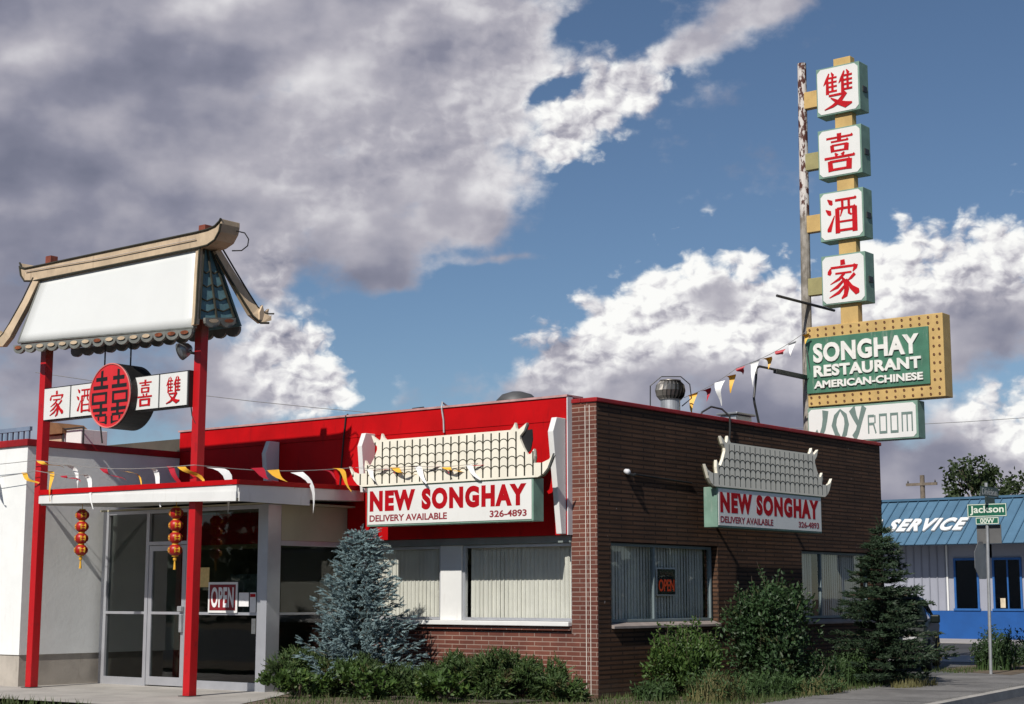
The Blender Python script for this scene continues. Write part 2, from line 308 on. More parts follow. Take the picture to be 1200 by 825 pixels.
# ------------------------------------------------------------------ geometry helpers
class MB:
    def __init__(s): s.v = []; s.f = []
    def add(s, vs, fs):
        o = len(s.v); s.v += [tuple(p) for p in vs]; s.f += [tuple(i + o for i in f) for f in fs]; return s
    def box(s, x0, x1, y0, y1, z0, z1):
        if x0 > x1: x0, x1 = x1, x0
        if y0 > y1: y0, y1 = y1, y0
        if z0 > z1: z0, z1 = z1, z0
        return s.add([(x0, y0, z0), (x1, y0, z0), (x1, y1, z0), (x0, y1, z0), (x0, y0, z1), (x1, y0, z1), (x1, y1, z1), (x0, y1, z1)],
                     [(0, 3, 2, 1), (4, 5, 6, 7), (0, 1, 5, 4), (1, 2, 6, 5), (2, 3, 7, 6), (3, 0, 4, 7)])
    def hexa(s, p): return s.add(p, [(0, 3, 2, 1), (4, 5, 6, 7), (0, 1, 5, 4), (1, 2, 6, 5), (2, 3, 7, 6), (3, 0, 4, 7)])
    def quad(s, a, b, c, d): return s.add([a, b, c, d], [(0, 1, 2, 3)])
    def prism(s, pts, o, u, v, depth):
        o, u, v = Vector(o), Vector(u), Vector(v); n = u.cross(v).normalized()
        A = sum(pts[i][0] * pts[(i + 1) % len(pts)][1] - pts[(i + 1) % len(pts)][0] * pts[i][1] for i in range(len(pts)))
        if A < 0: pts = pts[::-1]
        k = len(pts)
        fr = [o + u * a + v * b + n * depth for a, b in pts]; bk = [o + u * a + v * b for a, b in pts]
        return s.add(fr + bk, [tuple(range(k)), tuple(range(2 * k - 1, k - 1, -1))] + [(i, k + i, k + (i + 1) % k, (i + 1) % k) for i in range(k)])
    def tube(s, path, r, n=8, cap=True):
        path = [Vector(p) for p in path]; rr = r if isinstance(r, (list, tuple)) else [r] * len(path)
        rings = []; prev = None
        for i, p in enumerate(path):
            t = (path[min(i + 1, len(path) - 1)] - path[max(i - 1, 0)]).normalized()
            if prev is None: a = t.orthogonal().normalized()
            else: a = (prev - t * prev.dot(t)).normalized()
            prev = a; b = t.cross(a)
            rings.append([p + (a * math.cos(2 * math.pi * k / n) + b * math.sin(2 * math.pi * k / n)) * rr[i] for k in range(n)])
        vs = [q for ring in rings for q in ring]; fs = []
        for i in range(len(path) - 1):
            for k in range(n): fs.append((i * n + k, i * n + (k + 1) % n, (i + 1) * n + (k + 1) % n, (i + 1) * n + k))
        if cap: fs += [tuple(range(n - 1, -1, -1)), tuple(range((len(path) - 1) * n, len(path) * n))]
        return s.add(vs, fs)
    def lathe(s, prof, c, n=24, axis=(0, 0, 1)):
        c = Vector(c); w = Vector(axis).normalized(); a = w.orthogonal().normalized(); b = w.cross(a); vs = []; fs = []
        for (r, h) in prof:
            for k in range(n):
                t = 2 * math.pi * k / n; vs.append(c + w * h + (a * math.cos(t) + b * math.sin(t)) * r)
        for i in range(len(prof) - 1):
            for k in range(n): fs.append((i * n + k, i * n + (k + 1) % n, (i + 1) * n + (k + 1) % n, (i + 1) * n + k))
        if prof[0][0] > 1e-4: fs.append(tuple(range(n - 1, -1, -1)))
        if prof[-1][0] > 1e-4: fs.append(tuple(range((len(prof) - 1) * n, len(prof) * n)))
        return s.add(vs, fs)
    def ribbon(s, pts, o, u, v, depth, w=None, k=1.0):
        """brush stroke: centre line with widths, raised by depth"""
        P = [Vector((p[0], p[1])) for p in pts]; W = [(p[2] if len(p) > 2 else w) * .5 * k for p in pts]; L = []; Rr = []
        for i, p in enumerate(P):
            t = (P[min(i + 1, len(P) - 1)] - P[max(i - 1, 0)]).normalized(); nrm = Vector((-t.y, t.x))
            L.append(p + nrm * W[i]); Rr.append(p - nrm * W[i])
        for i in range(len(P) - 1):
            s.prism([tuple(L[i]), tuple(Rr[i]), tuple(Rr[i + 1]), tuple(L[i + 1])], o, u, v, depth)
        return s
    def build(s, name, m, parent=None, bevel=0, smooth=False, local=False):
        me = bpy.data.meshes.new(name)
        vs = s.v
        if parent is not None and not local:
            q = parent; off = Vector((0, 0, 0))
            while q is not None: off += Vector(q.location); q = q.parent
            vs = [(a - off.x, b - off.y, c - off.z) for a, b, c in vs]
        me.from_pydata(vs, [], s.f); me.materials.append(m); me.update()
        ob = bpy.data.objects.new(name, me); col.objects.link(ob)
        if parent is not None: ob.parent = parent
        if smooth:
            for p in me.polygons: p.use_smooth = True
        if bevel:
            md = ob.modifiers.new('bevel', 'BEVEL'); md.width = bevel; md.segments = 2; md.limit_method = 'ANGLE'; md.angle_limit = R(40)
        return ob
def empty(name, loc=(0, 0, 0)):
    o = bpy.data.objects.new(name, None); o.location = loc; o.empty_display_size = .2; col.objects.link(o); return o
def tag(o, label=None, cat=None, group=None, kind=None):
    for k, v in (('label', label), ('category', cat), ('group', group), ('kind', kind)):
        if v: o[k] = v
    return o
def bx(x0, x1, y0, y1, z0, z1): return MB().box(x0, x1, y0, y1, z0, z1)

def text_part(name, s, o, u, v, w, h, m, parent, bold=.03, depth=.006, shear=0.0, space=1.0):
    cu = bpy.data.curves.new('text', 'FONT'); cu.body = s; cu.offset = bold; cu.shear = shear; cu.space_character = space; cu.resolution_u = 4
    tmp = bpy.data.objects.new('text', cu); col.objects.link(tmp)
    me = bpy.data.meshes.new_from_object(tmp.evaluated_get(bpy.context.evaluated_depsgraph_get()))
    bpy.data.objects.remove(tmp); bpy.data.curves.remove(cu)
    xs = [p.co.x for p in me.vertices]; ys = [p.co.y for p in me.vertices]
    x0, x1, y0, y1 = min(xs), max(xs), min(ys), max(ys)
    o, u, v = Vector(o), Vector(u), Vector(v); n = u.cross(v).normalized()
    flat = [o + u * ((p.co.x - x0) / (x1 - x0) * w) + v * ((p.co.y - y0) / (y1 - y0) * h) for p in me.vertices]
    fs = [tuple(p.vertices) for p in me.polygons]
    cnt = {}
    for f in fs:
        for i in range(len(f)): e = (f[i], f[(i + 1) % len(f)]); cnt[e] = 1
    b = MB(); N = len(flat); vs = [p + n * depth for p in flat] + flat
    sides = [(a, N + a, N + c, c) for (a, c) in cnt if (c, a) not in cnt]
    b.add(vs, fs + sides); bpy.data.meshes.remove(me)
    return b.build(name, m, parent)

def lerp(a, b, t): return a + (b - a) * t
LU, UP = (0, -1, 0), (0, 0, 1)      # reading direction on faces looking along -X
RU = (1, 0, 0)                      # reading direction on faces looking along -Y

# ------------------------------------------------------------------ ground
def sheet(name, pts, z, m, kind='structure', thick=0):
    b = MB()
    if thick: b.prism(pts, (0, 0, z - thick), (1, 0, 0), (0, 1, 0), thick)
    else: b.add([(x, y, z) for x, y in pts], [tuple(range(len(pts)))])
    return tag(b.build(name, m), kind=kind)
sheet('ground', [(-900, -900), (900, -900), (900, 900), (-900, 900)], -.14, DIRT)
sheet('parking_lot', [(9.3, -1.2), (16, -.2), (16, 40), (-3, 40), (-3, 14), (9.3, 14)], -.004, LOTM)
sheet('lot_edge_strip', [(10.9, -1.9), (16, -1.15), (16, .6), (12.0, .3)], .004, DIRT)
sheet('planting_bed', [(-4.2, -3.4), (9.3, -1.25), (9.3, .1), (.1, .1), (.1, 4.9), (-4.2, 4.7)], -.006, DIRT)
sheet('entrance_slab', [(-5.45, 6.7), (-5.2, 2.6), (-2.75, 4.0), (-1.6, 4.75), (-1.6, 9.6), (-3.3, 9.6), (-3.3, 22), (-5.6, 22)], .002, CONCRETE)
sheet('verge', [(-10, -4.6), (-4.2, -3.4), (-4.2, 4.6), (-7.0, 4.4), (-7.0, 22), (-10, 22)], -.01, DIRT)
S0 = lambda x: -4.32 + .138 * (x - 1.77)
sheet('sidewalk', [(-10, S0(-10) + .05), (40, S0(40) + .05), (40, S0(40) + 2.0), (9.4, S0(9.4) + 2.35), (-4.2, S0(-4.2) + 1.95), (-10, S0(-10) + 2)], .0, WALKM, thick=.14)
for jx in (-6, -3.2, -.4, 2.3, 5.1, 7.9, 10.8, 13.6): sheet('sidewalk_joint', [(jx, S0(jx) + .06), (jx + .035, S0(jx) + .06), (jx - .22 + .03, S0(jx) + 1.96), (jx - .22, S0(jx) + 1.96)], .004, ASPHALT)
sheet('kerb', [(-10, S0(-10) - .12), (40, S0(40) - .12), (40, S0(40) + .046), (-10, S0(-10) + .046)], .006, CONCRETE, thick=.16)
sheet('road', [(-60, S0(-60) - .125), (60, S0(60) - .125), (60, -40), (-60, -40)], -.132, ASPHALT)
sheet('front_road', [(-40, -40), (-10.2, -40), (-10.2, 60), (-40, 60)], -.128, ASPHALT)
sheet('far_sidewalk', [(16.2, .5), (20.2, .9), (20.2, 40), (16.2, 40)], .01, pmat('pale concrete', (.30, .28, .27), .9, .1, 1), thick=.1)
sheet('side_street', [(20.4, -2), (31.2, -1), (31.2, 60), (20.4, 60)], -.02, ASPHALT)
sheet('forecourt', [(31.4, -2), (36, -2), (36, 40), (31.4, 40)], .0, pmat('forecourt concrete', (.34, .32, .31), .9, .1, 1), thick=.1)

# ------------------------------------------------------------------ restaurant building
rb = tag(empty('restaurant_building', (0, 0, 0)), 'single storey brick restaurant with red fascia, glass entrance and canopy', 'restaurant')
T = .25
W1, W2 = (.335, 3.40, 1.03, 2.31), (6.25, 9.02, 1.02, 2.31)
b = MB()
b.box(0, 9.5, 0, T, 0, 1.02); b.box(0, 9.5, 0, T, 2.31, 4.40)
b.box(0, W1[0], 0, T, 1.02, 2.31); b.box(W1[1], W2[0], 0, T, 1.02, 2.31); b.box(W2[1], 9.5, 0, T, 1.02, 2.31)
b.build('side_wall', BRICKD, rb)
b = MB(); b.box(-.022, -.001, 0, T, 0, 4.40); b.box(-.022, T, T + .001, .475, 0, 4.40)
b.box(0, .2, .475, 4.9, 0, .985); b.box(-.055, .2, .475, 4.9, .985, 1.045)
b.build('front_wall', BRICK, rb)
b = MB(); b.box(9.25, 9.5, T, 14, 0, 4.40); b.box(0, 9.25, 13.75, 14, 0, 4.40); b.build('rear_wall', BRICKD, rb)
m_ = MB()
for y0 in (.205, .125): m_.box(-.027, .0, y0 - .0045, y0 + .0045, .05, 4.36)
m_.build('mortar_joint', pmat('white mortar', (.66, .62, .56), .9, .1, 6), rb)
bx(0.0, T, .475, 9.4, 2.42, 4.40).build('upper_wall', DARKINT, rb)
bx(0.0, T, 9.40, 13.75, 0, 4.40).build('upper_wall', DARKINT, rb)
bx(.3, 9.2, .3, 13.7, 3.7, 3.9).build('roof', ROOFING, rb)
# red fascia: three boards with lapped seams
f = MB(); f.box(-.12, -.003, .472, 9.42, 2.41, 4.135); f.box(-.128, -.003, .472, 9.42, 4.141, 4.50)
f.build('fascia', RED, rb)
bx(-.135, -.001, .452, .470, 2.41, 4.515).build('fascia_end_cap', LILAC, rb)
b = MB(); b.box(-.15, .27, .452, 9.45, 4.502, 4.535); b.build('fascia_cap', pmat('pale metal cap', (.45, .25, .24), .5, .2, 5), rb)
b = MB(); b.box(-.05, 9.53, -.03, .28, 4.402, 4.47); b.box(-.05, .28, .282, .45, 4.402, 4.47); b.box(9.22, 9.53, .282, 14.03, 4.402, 4.47); b.box(0, 9.218, 13.72, 14.03, 4.402, 4.47)
b.build('coping', DARKRED, rb, bevel=.012)
# pointed white fins standing on the fascia
for yc in (.54, 4.50, 6.80):
    fb = MB(); lo = 2.42 if yc < 1 else 3.19; t0 = (-.25 if yc < 1 else -.37)
    fb.prism([(-.13, lo), (t0, lo), (-.455, 3.95), (-.36, 4.17), (-.13, 4.17)], (0, yc + .05, 0), RU, UP, .10)
    fb.build('fin', WHITE, rb, bevel=.008)
# front window band
bx(-.03, .2, .478, 4.9, 2.30, 2.405).build('window_head', pmat('grey green lintel', (.20, .23, .22), .5, .1, 3), rb)
bx(-.11, .19, .478, 4.9, 1.048, 1.115).build('window_sill', WHITE, rb, bevel=.008)
bx(.03, .19, 2.69, 3.13, 1.118, 2.297).build('window_pier', WHITE, rb)
def blinds(axis, a0, a1, pos, z0, z1, parent, pitch=.084, ang=9, gap=None):
    b = MB(); a = a0
    while a < a1:
        if not (gap and gap[0] < a < gap[1]):
            an = R(ang + random.uniform(-5, 5)); c, s = math.cos(an) * .05, math.sin(an) * .05
            p0, p1 = (a - c, pos - s), (a + c, pos + s); mid = (a - s * .12, pos + c * .12)
            for q0, q1 in ((p0, mid), (mid, p1)):
                if axis == 'x': b.add([(q0[0], q0[1], z0), (q1[0], q1[1], z0), (q1[0], q1[1], z1), (q0[0], q0[1], z1)], [(0, 1, 2, 3)])
                else: b.add([(q0[1], q0[0], z0), (q1[1], q1[0], z0), (q1[1], q1[0], z1), (q0[1], q0[0], z1)], [(0, 1, 2, 3)])
        a += pitch
    return b.build('blinds', BLIND, parent)
def window(axis, a0, a1, p, z0, z1, mull=(), fm=ALU, fw=.045, gap=None, fd=.07):
    """frame with glass and vertical blinds; axis = direction it runs along"""
    def B(m, u0, u1, w0, w1, d0=0, d1=fd):
        if axis == 'x': m.box(u0, u1, p + d0, p + d1, w0, w1)
        else: m.box(p + d0, p + d1, u0, u1, w0, w1)
    m = MB(); B(m, a0, a0 + fw, z0, z1); B(m, a1 - fw, a1, z0, z1); B(m, a0 + fw, a1 - fw, z0, z0 + fw); B(m, a0 + fw, a1 - fw, z1 - fw, z1)
    for c in mull: B(m, c - .022, c + .022, z0 + fw, z1 - fw)
    fr = m.build('window', fm, rb, bevel=.004)
    gm = MB(); B(gm, a0 + fw * .7, a1 - fw * .7, z0 + fw * .7, z1 - fw * .7, .03, .036); gm.build('glass', GLASS, fr)
    blinds(axis, a0 + .06, a1 - .05, p + .135, z0 + .02, z1 - .02, fr, gap=gap)
    return fr
window('y', .50, 2.685, .06, 1.12, 2.295); window('y', 3.135, 4.88, .06, 1.12, 2.295)
TEALF = pmat('dull teal frame', (.16, .20, .21), .5, .12, 3)
window('x', .34, 3.36, .10, 1.10, 2.30, mull=(1.66,), fm=TEALF); window('x', 6.26, 9.0, .10, 1.10, 2.30, mull=(7.15,), fm=TEALF, gap=(7.05, 7.35))
for w in (W1, W2):
    s_ = MB(); s_.hexa([(w[0] + .005, -.05, w[2] - .02), (w[1] - .005, -.05, w[2] - .02), (w[1] - .005, .099, w[2] - .008), (w[0] + .005, .099, w[2] - .008),
                        (w[0] + .005, -.05, w[2] + .02), (w[1] - .005, -.05, w[2] + .02), (w[1] - .005, .099, w[2] + .068), (w[0] + .005, .099, w[2] + .068)])
    s_.build('window_sill', pmat('dull stone sill', (.26, .22, .20), .8, .15, 3), rb, bevel=.005)
# interior seen through the entrance
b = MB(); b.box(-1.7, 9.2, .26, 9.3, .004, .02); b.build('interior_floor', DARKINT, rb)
b = MB(); b.box(-1.9, .0, 4.9, 9.38, 2.955, 2.985); b.box(.002, 6.0, .26, 9.3, 2.72, 2.76); b.build('interior_ceiling', INTWALL, rb)
b = MB(); b.box(5.0, 5.1, .26, 9.38, .02, 2.7); b.box(.26, 5.0, 9.30, 9.38, .02, 2.7); b.box(.26, 1.2, 4.6, 4.7, .02, 2.7); b.build('interior_wall', INTWALL, rb)
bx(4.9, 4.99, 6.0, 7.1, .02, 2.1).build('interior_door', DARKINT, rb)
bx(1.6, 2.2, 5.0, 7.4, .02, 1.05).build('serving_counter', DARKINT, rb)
bx(.62, .66, 5.75, 6.45, 1.22, 1.78).build('menu_board', PAPER, rb)
bx(.02, .10, 5.2, 9.29, 2.33, 2.95).build('interior_bulkhead', pmat('olive plaster', (.34, .32, .17), .9, .1, 1), rb)
bx(1.0, 1.06, 8.3, 9.2, 1.15, 1.9).build('wall_poster', pmat('faded blue poster', (.25, .33, .36), .8, .5, 5), rb)
# glazed entrance
XS = -1.85
def sf(b, y0, y1, z0, z1, d=.05): b.box(XS - d, XS + d, y0, y1, z0, z1)
b = MB()
sf(b, 9.14, 9.29, .0, 2.95); sf(b, 8.03, 8.11, 0, 2.95); sf(b, 6.98, 7.06, 0, 2.95); sf(b, 8.11, 9.14, 0, .13); sf(b, 5.33, 6.98, 0, .13)
sf(b, 8.11, 9.14, 1.19, 1.235); sf(b, 5.33, 6.98, 1.19, 1.235); sf(b, 7.06, 8.03, 2.35, 2.41); sf(b, 5.21, 5.33, 0, 2.95)
sf(b, 8.11, 9.14, 2.89, 2.95); sf(b, 5.33, 6.98, 2.89, 2.95); sf(b, 7.06, 8.03, 2.89, 2.95)
b.build('entrance_frame', ALU, rb, bevel=.004)
bx(XS - .09, XS + .20, 5.06, 5.205, 0, 2.952).build('corner_post', ALU, rb, bevel=.006)
for z0, z1 in ((0, .12), (1.195, 1.235), (2.3, 2.38)): bx(XS + .21, .0, 5.07, 5.13, z0, z1).build('side_rail', ALU, rb, bevel=.004)
b = MB(); b.box(XS + .21, -.13, 5.07, 5.13, 2.383, 2.952); b.build('side_panel', INTWALL, rb)
for y0, y1, z0, z1 in ((8.11, 9.14, .13, 1.19), (8.11, 9.14, 1.235, 2.89), (5.33, 6.98, .13, 1.19), (5.33, 6.98, 1.235, 2.89), (7.06, 8.03, 2.41, 2.89)):
    bx(XS - .004, XS + .004, y0, y1, z0, z1).build('entrance_pane', GLASSD, rb)
b = MB(); b.box(XS + .21, -.005, 5.097, 5.103, .12, 2.3); b.build('entrance_pane', GLASSD, rb)
d = MB()
for y0, y1, z0, z1 in ((7.07, 7.16, .02, 2.34), (7.93, 8.02, .02, 2.34), (7.16, 7.93, .02, .16), (7.16, 7.93, 2.25, 2.34), (7.16, 7.93, 1.19, 1.235)): d.box(XS - .045, XS + .02, y0, y1, z0, z1)
dd = d.build('door', ALU, rb, bevel=.004)
bx(XS - .02, XS - .012, 7.16, 7.93, .16, 1.19).build('door_pane', GLASSD, dd); bx(XS - .02, XS - .012, 7.16, 7.93, 1.235, 2.25).build('door_pane', GLASSD, dd)
h = MB(); h.box(XS - .1, XS - .047, 7.09, 7.15, .90, 1.20); h.box(XS - .12, XS - .05, 7.08, 7.18, 1.24, 1.33); h.build('handle', GALV, dd, bevel=.01)
# canopy
A, B_, C_, D_ = (-3.52, 8.86), (-3.52, 4.06), (-.135, 4.72), (-.135, 9.38)
ZA, ZB, ZC = 3.155, 3.135, 3.235
def strip(p, q, z0a, z1a, z0b, z1b, th, off=0):
    p, q = Vector(p), Vector(q); t = (q - p).normalized(); n = Vector((t.y, -t.x))
    if n.x > 0 and abs(n.x) > .5: n = -n
    if abs(n.x) <= .5 and n.y > 0: n = -n
    a, b2 = p + n * off, q + n * off; c, d2 = q + n * (off + th), p + n * (off + th)
    return [(a.x, a.y, z0a), (b2.x, b2.y, z0b), (c.x, c.y, z0b), (d2.x, d2.y, z0a), (a.x, a.y, z1a), (b2.x, b2.y, z1b), (c.x, c.y, z1b), (d2.x, d2.y, z1a)]
b = MB(); b.hexa(strip(A, (B_[0], B_[1] - .02), ZA - .15, ZA, ZB - .20, ZB, .03)); b.hexa(strip(B_, C_, ZB - .20, ZB, ZC - .17, ZC, .03)); b.build('canopy_fascia', WHITE, rb, bevel=.004)
b = MB(); b.hexa(strip(A, (B_[0], B_[1] - .03), ZA - .14, ZA - .02, ZB - .245, ZB - .10, .012, .034))
b.hexa(strip(B_, (-1.72, 4.413), ZB - .245, ZB - .11, ZB - .225, ZB - .09, .015, .034)); b.build('canopy_lower_trim', WHITE, rb)
b = MB(); b.hexa(strip(A, (B_[0], B_[1] - .05), ZA + .003, ZA + .085, ZB + .003, ZB + .075, .05)); b.hexa(strip(B_, C_, ZB + .003, ZB + .075, ZC + .003, ZC + .075, .05)); b.build('canopy_edge_strip', RED, rb)
b = MB(); b.hexa([(A[0], A[1], 2.985), (B_[0], B_[1], 2.96), (C_[0], C_[1], 3.06), (D_[0], A[1], 3.06), (A[0], A[1], ZA - .006), (B_[0], B_[1], ZB - .006), (C_[0], C_[1], ZC - .006), (D_[0], A[1], ZC - .006)])
b.build('canopy_deck', pmat('canopy soffit', (.42, .43, .40), .8, .06, 1), rb)
# cables hanging over the fascia
MB().tube([(-.1, 5.12, 4.55), (-.15, 5.12, 4.52), (-.15, 5.16, 4.2), (-.147, 5.22, 3.6), (-.147, 5.25, 3.25)], .014, 6).build('cable', BLACK, rb)
MB().tube([(.1, 3.0, 4.52), (-.12, 2.99, 4.60), (-.165, 2.96, 4.5), (-.15, 2.93, 4.3), (-.15, 2.92, 4.1)], .016, 6).build('cable', GALV, rb)
MB().tube([(.2, 3.9, 4.53), (.15, 3.87, 4.58), (.12, 3.6, 4.58)], .015, 6).build('cable', BLACK, rb)
MB().tube([(3.3, .3, 4.35), (3.34, .22, 4.55), (3.5, .14, 4.65), (3.7, .05, 4.62), (3.78, -.05, 4.5), (3.79, -.045, 4.3), (3.80, -.02, 4.05), (3.8, -.02, 3.6)], .017, 8).build('cable', DARKMETAL, rb)
MB().tube([(.95, -.02, 3.36), (1.8, -.02, 3.335), (2.6, -.02, 3.31)], .014, 6).build('cable', BLACK, rb)

# ------------------------------------------------------------------ white wing on the left
wb = tag(empty('white_building', (-3.4, 9.4, 0)), 'plain white stucco building with red roof edge left of the glass entrance', 'building')
b = MB(); b.box(-3.42, 9.2, 9.43, 24, .52, 4.02); b.build('wall', STUCCO, wb)
b = MB(); b.box(-3.40, 9.2, 9.45, 24, 0, .517); b.build('footing', FOOTING, wb)
b = MB(); b.box(-3.46, 9.22, 9.40, 24.03, 4.023, 4.14); b.build('roof_edge', DARKRED, wb, bevel=.01)

# ------------------------------------------------------------------ pagoda sign on two red posts
ps = tag(empty('pagoda_sign', (-3.38, 7.05, 0)), 'blank white signboard under a beige pagoda ridge on two tall red posts', 'sign')
for (x, y, zb, lean) in ((-3.42, 9.0, 0, .05), (-3.37, 5.12, -.06, .05)):
    w = .075; p = []
    for z, dy in ((zb, lean), (7.245, -lean * .3)):
        for a, c in ((-w, -w), (w, -w), (w, w), (-w, w)): p.append((x + a, y + c + dy, z))
    MB().hexa(p).build('post', REDPOST, ps, bevel=.008)
    bx(x - .12, x + .12, y - .12 + lean, y + .12 + lean, zb, zb + .015 if zb == 0 else .012).build('base_plate', DARKMETAL, ps)
TL, TR, BR, BL = Vector((-3.55, 9.02, 6.83)), Vector((-3.55, 5.03, 6.86)), Vector((-3.74, 4.84, 5.55)), Vector((-3.80, 9.27, 5.73))
n_ = (TR - TL).cross(BL - TL).normalized()
if n_.x > 0: n_ = -n_
bk = n_ * -.05
pn = MB(); NU, NV = 16, 8
pv = [lerp(lerp(BL, BR, i / NU), lerp(TL, TR, i / NU), j / NV) for j in range(NV + 1) for i in range(NU + 1)]
pf = [(j * (NU + 1) + i, j * (NU + 1) + i + 1, (j + 1) * (NU + 1) + i + 1, (j + 1) * (NU + 1) + i) for j in range(NV) for i in range(NU)]
pn.add(pv, pf); sfc = pn.build('sign_face', PANEL, ps, smooth=True); sd_ = sfc.modifiers.new('thickness', 'SOLIDIFY'); sd_.thickness = .05; sd_.offset = 0
rim = MB()
for a, b2, r in ((TL, BL, .028), (TR, BR, .03), (BL, BR, .02)): rim.tube([a + n_ * .01, b2 + n_ * .01], r, 6)
rim.build('edge_trim', TILEGREY, ps)
# ridge beam with upturned ends, cross-section swept along Y
rp = [(9.60, 7.15), (9.55, 7.02), (9.44, 6.95), (9.2, 6.935), (7.0, 6.945), (5.0, 6.955), (4.75, 6.965), (4.58, 7.01), (4.48, 7.10), (4.45, 7.18)]
hh = [.03, .07, .11, .125, .125, .125, .125, .11, .08, .04]
rbm = MB(); vs = []; fs = []
for (y, z), h in zip(rp, hh):
    for x in (-3.62, -3.24):
        vs += [(x, y, z - h), (x, y, z + h)]
for i in range(len(rp) - 1):
    a = i * 4; c = a + 4
    fs += [(a, a + 1, c + 1, c), (a + 2, c + 2, c + 3, a + 3), (a + 1, a + 3, c + 3, c + 1), (a, c, c + 2, a + 2)]
fs += [(0, 2, 3, 1), (len(vs) - 4, len(vs) - 3, len(vs) - 1, len(vs) - 2)]
rbm.add(vs, fs); rbm.build('ridge_beam', BEIGE, ps, bevel=.01)
ol = MB()
ol.tube([(-3.63, y, z + h) for (y, z), h in zip(rp, hh)], .018, 6); ol.tube([(-3.63, y, z - h) for (y, z), h in zip(rp, hh)], .018, 6); ol.build('ridge_outline', OUTLINE, ps)
nb = MB().tube([(-3.645, 9.4, 7.0), (-3.645, 7.2, 6.96), (-3.645, 5.0, 6.97)], .008, 6); nb.build('neon_tube', pmat('faded neon glass', (.5, .42, .36), .3, .1, 5), ps)
w_ = MB().tube([(-3.3, 4.46, 7.08), (-3.22, 4.36, 7.05), (-3.18, 4.31, 6.95), (-3.18, 4.33, 6.85), (-3.22, 4.42, 6.78), (-3.3, 4.55, 6.78)], .010, 6); w_.build('loose_wire', BLACK, ps)
# hip rafters that flare up at the eaves
def hip(path, w, h, n):
    """flat board swept along a path: w across (direction n), h thick"""
    n = Vector(n).normalized(); P = [Vector(p) for p in path]; vs = []; fs = []
    for i, p in enumerate(P):
        t = (P[min(i + 1, len(P) - 1)] - P[max(i - 1, 0)]).normalized(); k = t.cross(n).normalized(); ww = w[i] if isinstance(w, list) else w
        for a, c in ((-1, -1), (1, -1), (1, 1), (-1, 1)): vs.append(p + k * (a * ww / 2) + n * (c * h / 2))
    for i in range(len(P) - 1):
        a = i * 4; c = a + 4
        for k in range(4): fs.append((a + k, a + (k + 1) % 4, c + (k + 1) % 4, c + k))
    fs += [(3, 2, 1, 0), tuple(len(vs) - 4 + k for k in range(4))]
    return MB().add(vs, fs)
hl = [(-3.58, 9.10, 6.84), (-3.66, 9.27, 6.45), (-3.76, 9.47, 6.05), (-3.80, 9.56, 5.90), (-3.82, 9.69, 5.80), (-3.83, 9.83, 5.79), (-3.84, 9.94, 5.86)]
hip(hl, [.13, .14, .15, .19, .22, .16, .05], .10, (1, .1, 0)).build('hip_rafter', BEIGE, ps)
MB().tube([Vector(p) + Vector((-.06, .08, .03)) for p in hl], .012, 5).build('hip_outline', OUTLINE, ps)
hb = MB().prism([(0, 0), (.16, .02), (.13, .10), (.18, .16), (.08, .15), (.05, .26), (-.02, .12)], (-3.85, 9.72, 5.72), (0, 1, 0), UP, .05); hb.build('hip_flourish', BEIGE, ps)
hr = [(-3.56, 5.0, 6.84), (-3.64, 4.93, 6.4), (-3.74, 4.83, 5.75), (-3.78, 4.80, 5.58)]
hip(hr, .09, .08, (1, 0, 0)).build('hip_rafter', BEIGE, ps)
MB().tube([Vector(p) + Vector((-.05, -.055, 0)) for p in hr], .018, 5).build('hip_outline', OUTLINE, ps)
hq = [(-3.32, 4.90, 6.83), (-3.02, 4.86, 6.45), (-2.80, 4.80, 6.14), (-2.66, 4.74, 5.93), (-2.54, 4.68, 5.83), (-2.42, 4.62, 5.84)]
hip(hq, [.10, .13, .16, .19, .17, .07], .10, (.1, 1, 0)).build('hip_rafter', BEIGE, ps)
MB().tube([Vector(p) + Vector((.05, -.05, .08)) for p in hq], .014, 5).tube([Vector(p) + Vector((-.05, -.05, -.08)) for p in hq], .02, 5).build('hip_outline', OUTLINE, ps)
fl = MB().prism([(0, 0), (.20, .0), (.26, .10), (.17, .08), (.20, .20), (.10, .12), (.06, .24), (0, .12)], (-2.62, 4.68, 5.80), RU, UP, .05); fl.build('hip_flourish', BEIGE, ps)
# rear-left hip and the rear slope
hz = [(-3.25, 9.1, 6.84), (-2.9, 9.3, 6.3), (-2.6, 9.45, 5.9), (-2.45, 9.55, 5.85)]
hip(hz, .13, .10, (.1, 1, 0)).build('hip_rafter', BEIGE, ps)
MB().hexa([(-2.80, 9.2, 5.75), (-2.80, 4.88, 5.70), (-2.76, 4.88, 5.70), (-2.76, 9.2, 5.75), (-3.28, 9.05, 6.83), (-3.28, 4.98, 6.83), (-3.24, 4.98, 6.83), (-3.24, 9.05, 6.83)]).build('rear_slope', TEAL, ps)
# tiled end slopes
def end_slope(y0, y1, name):
    a, b2, c, d2 = Vector((-3.52, y0, 6.82)), Vector((-3.36, y0, 6.82)), Vector((-3.02, y1, 5.80)), Vector((-3.72, y1, 5.68))
    m = MB()
    k = Vector((0, .03 if y1 < y0 else -.03, 0)); m.hexa([d2, c, c + k, d2 + k, a, b2, b2 + k, a + k])
    e = m.build(name, TEAL, ps)
    l = MB()
    for t in (.0, .5, 1.0): l.tube([lerp(a, b2, t) - k * .6, lerp(d2, c, t) - k * .6], .02, 6)
    for s in (.3, .5, .7, .86):
        p, q = lerp(a, d2, s), lerp(b2, c, s)
        for t in (.0, .5):
            l.tube([lerp(p, q, t) - k * .5, lerp(p, q, t + .25) - k * .5 + Vector((0, 0, -.05)), lerp(p, q, t + .5) - k * .5], .012, 5)
    l.build('tile_ribs', OUTLINE, e)
    return a, b2, c, d2
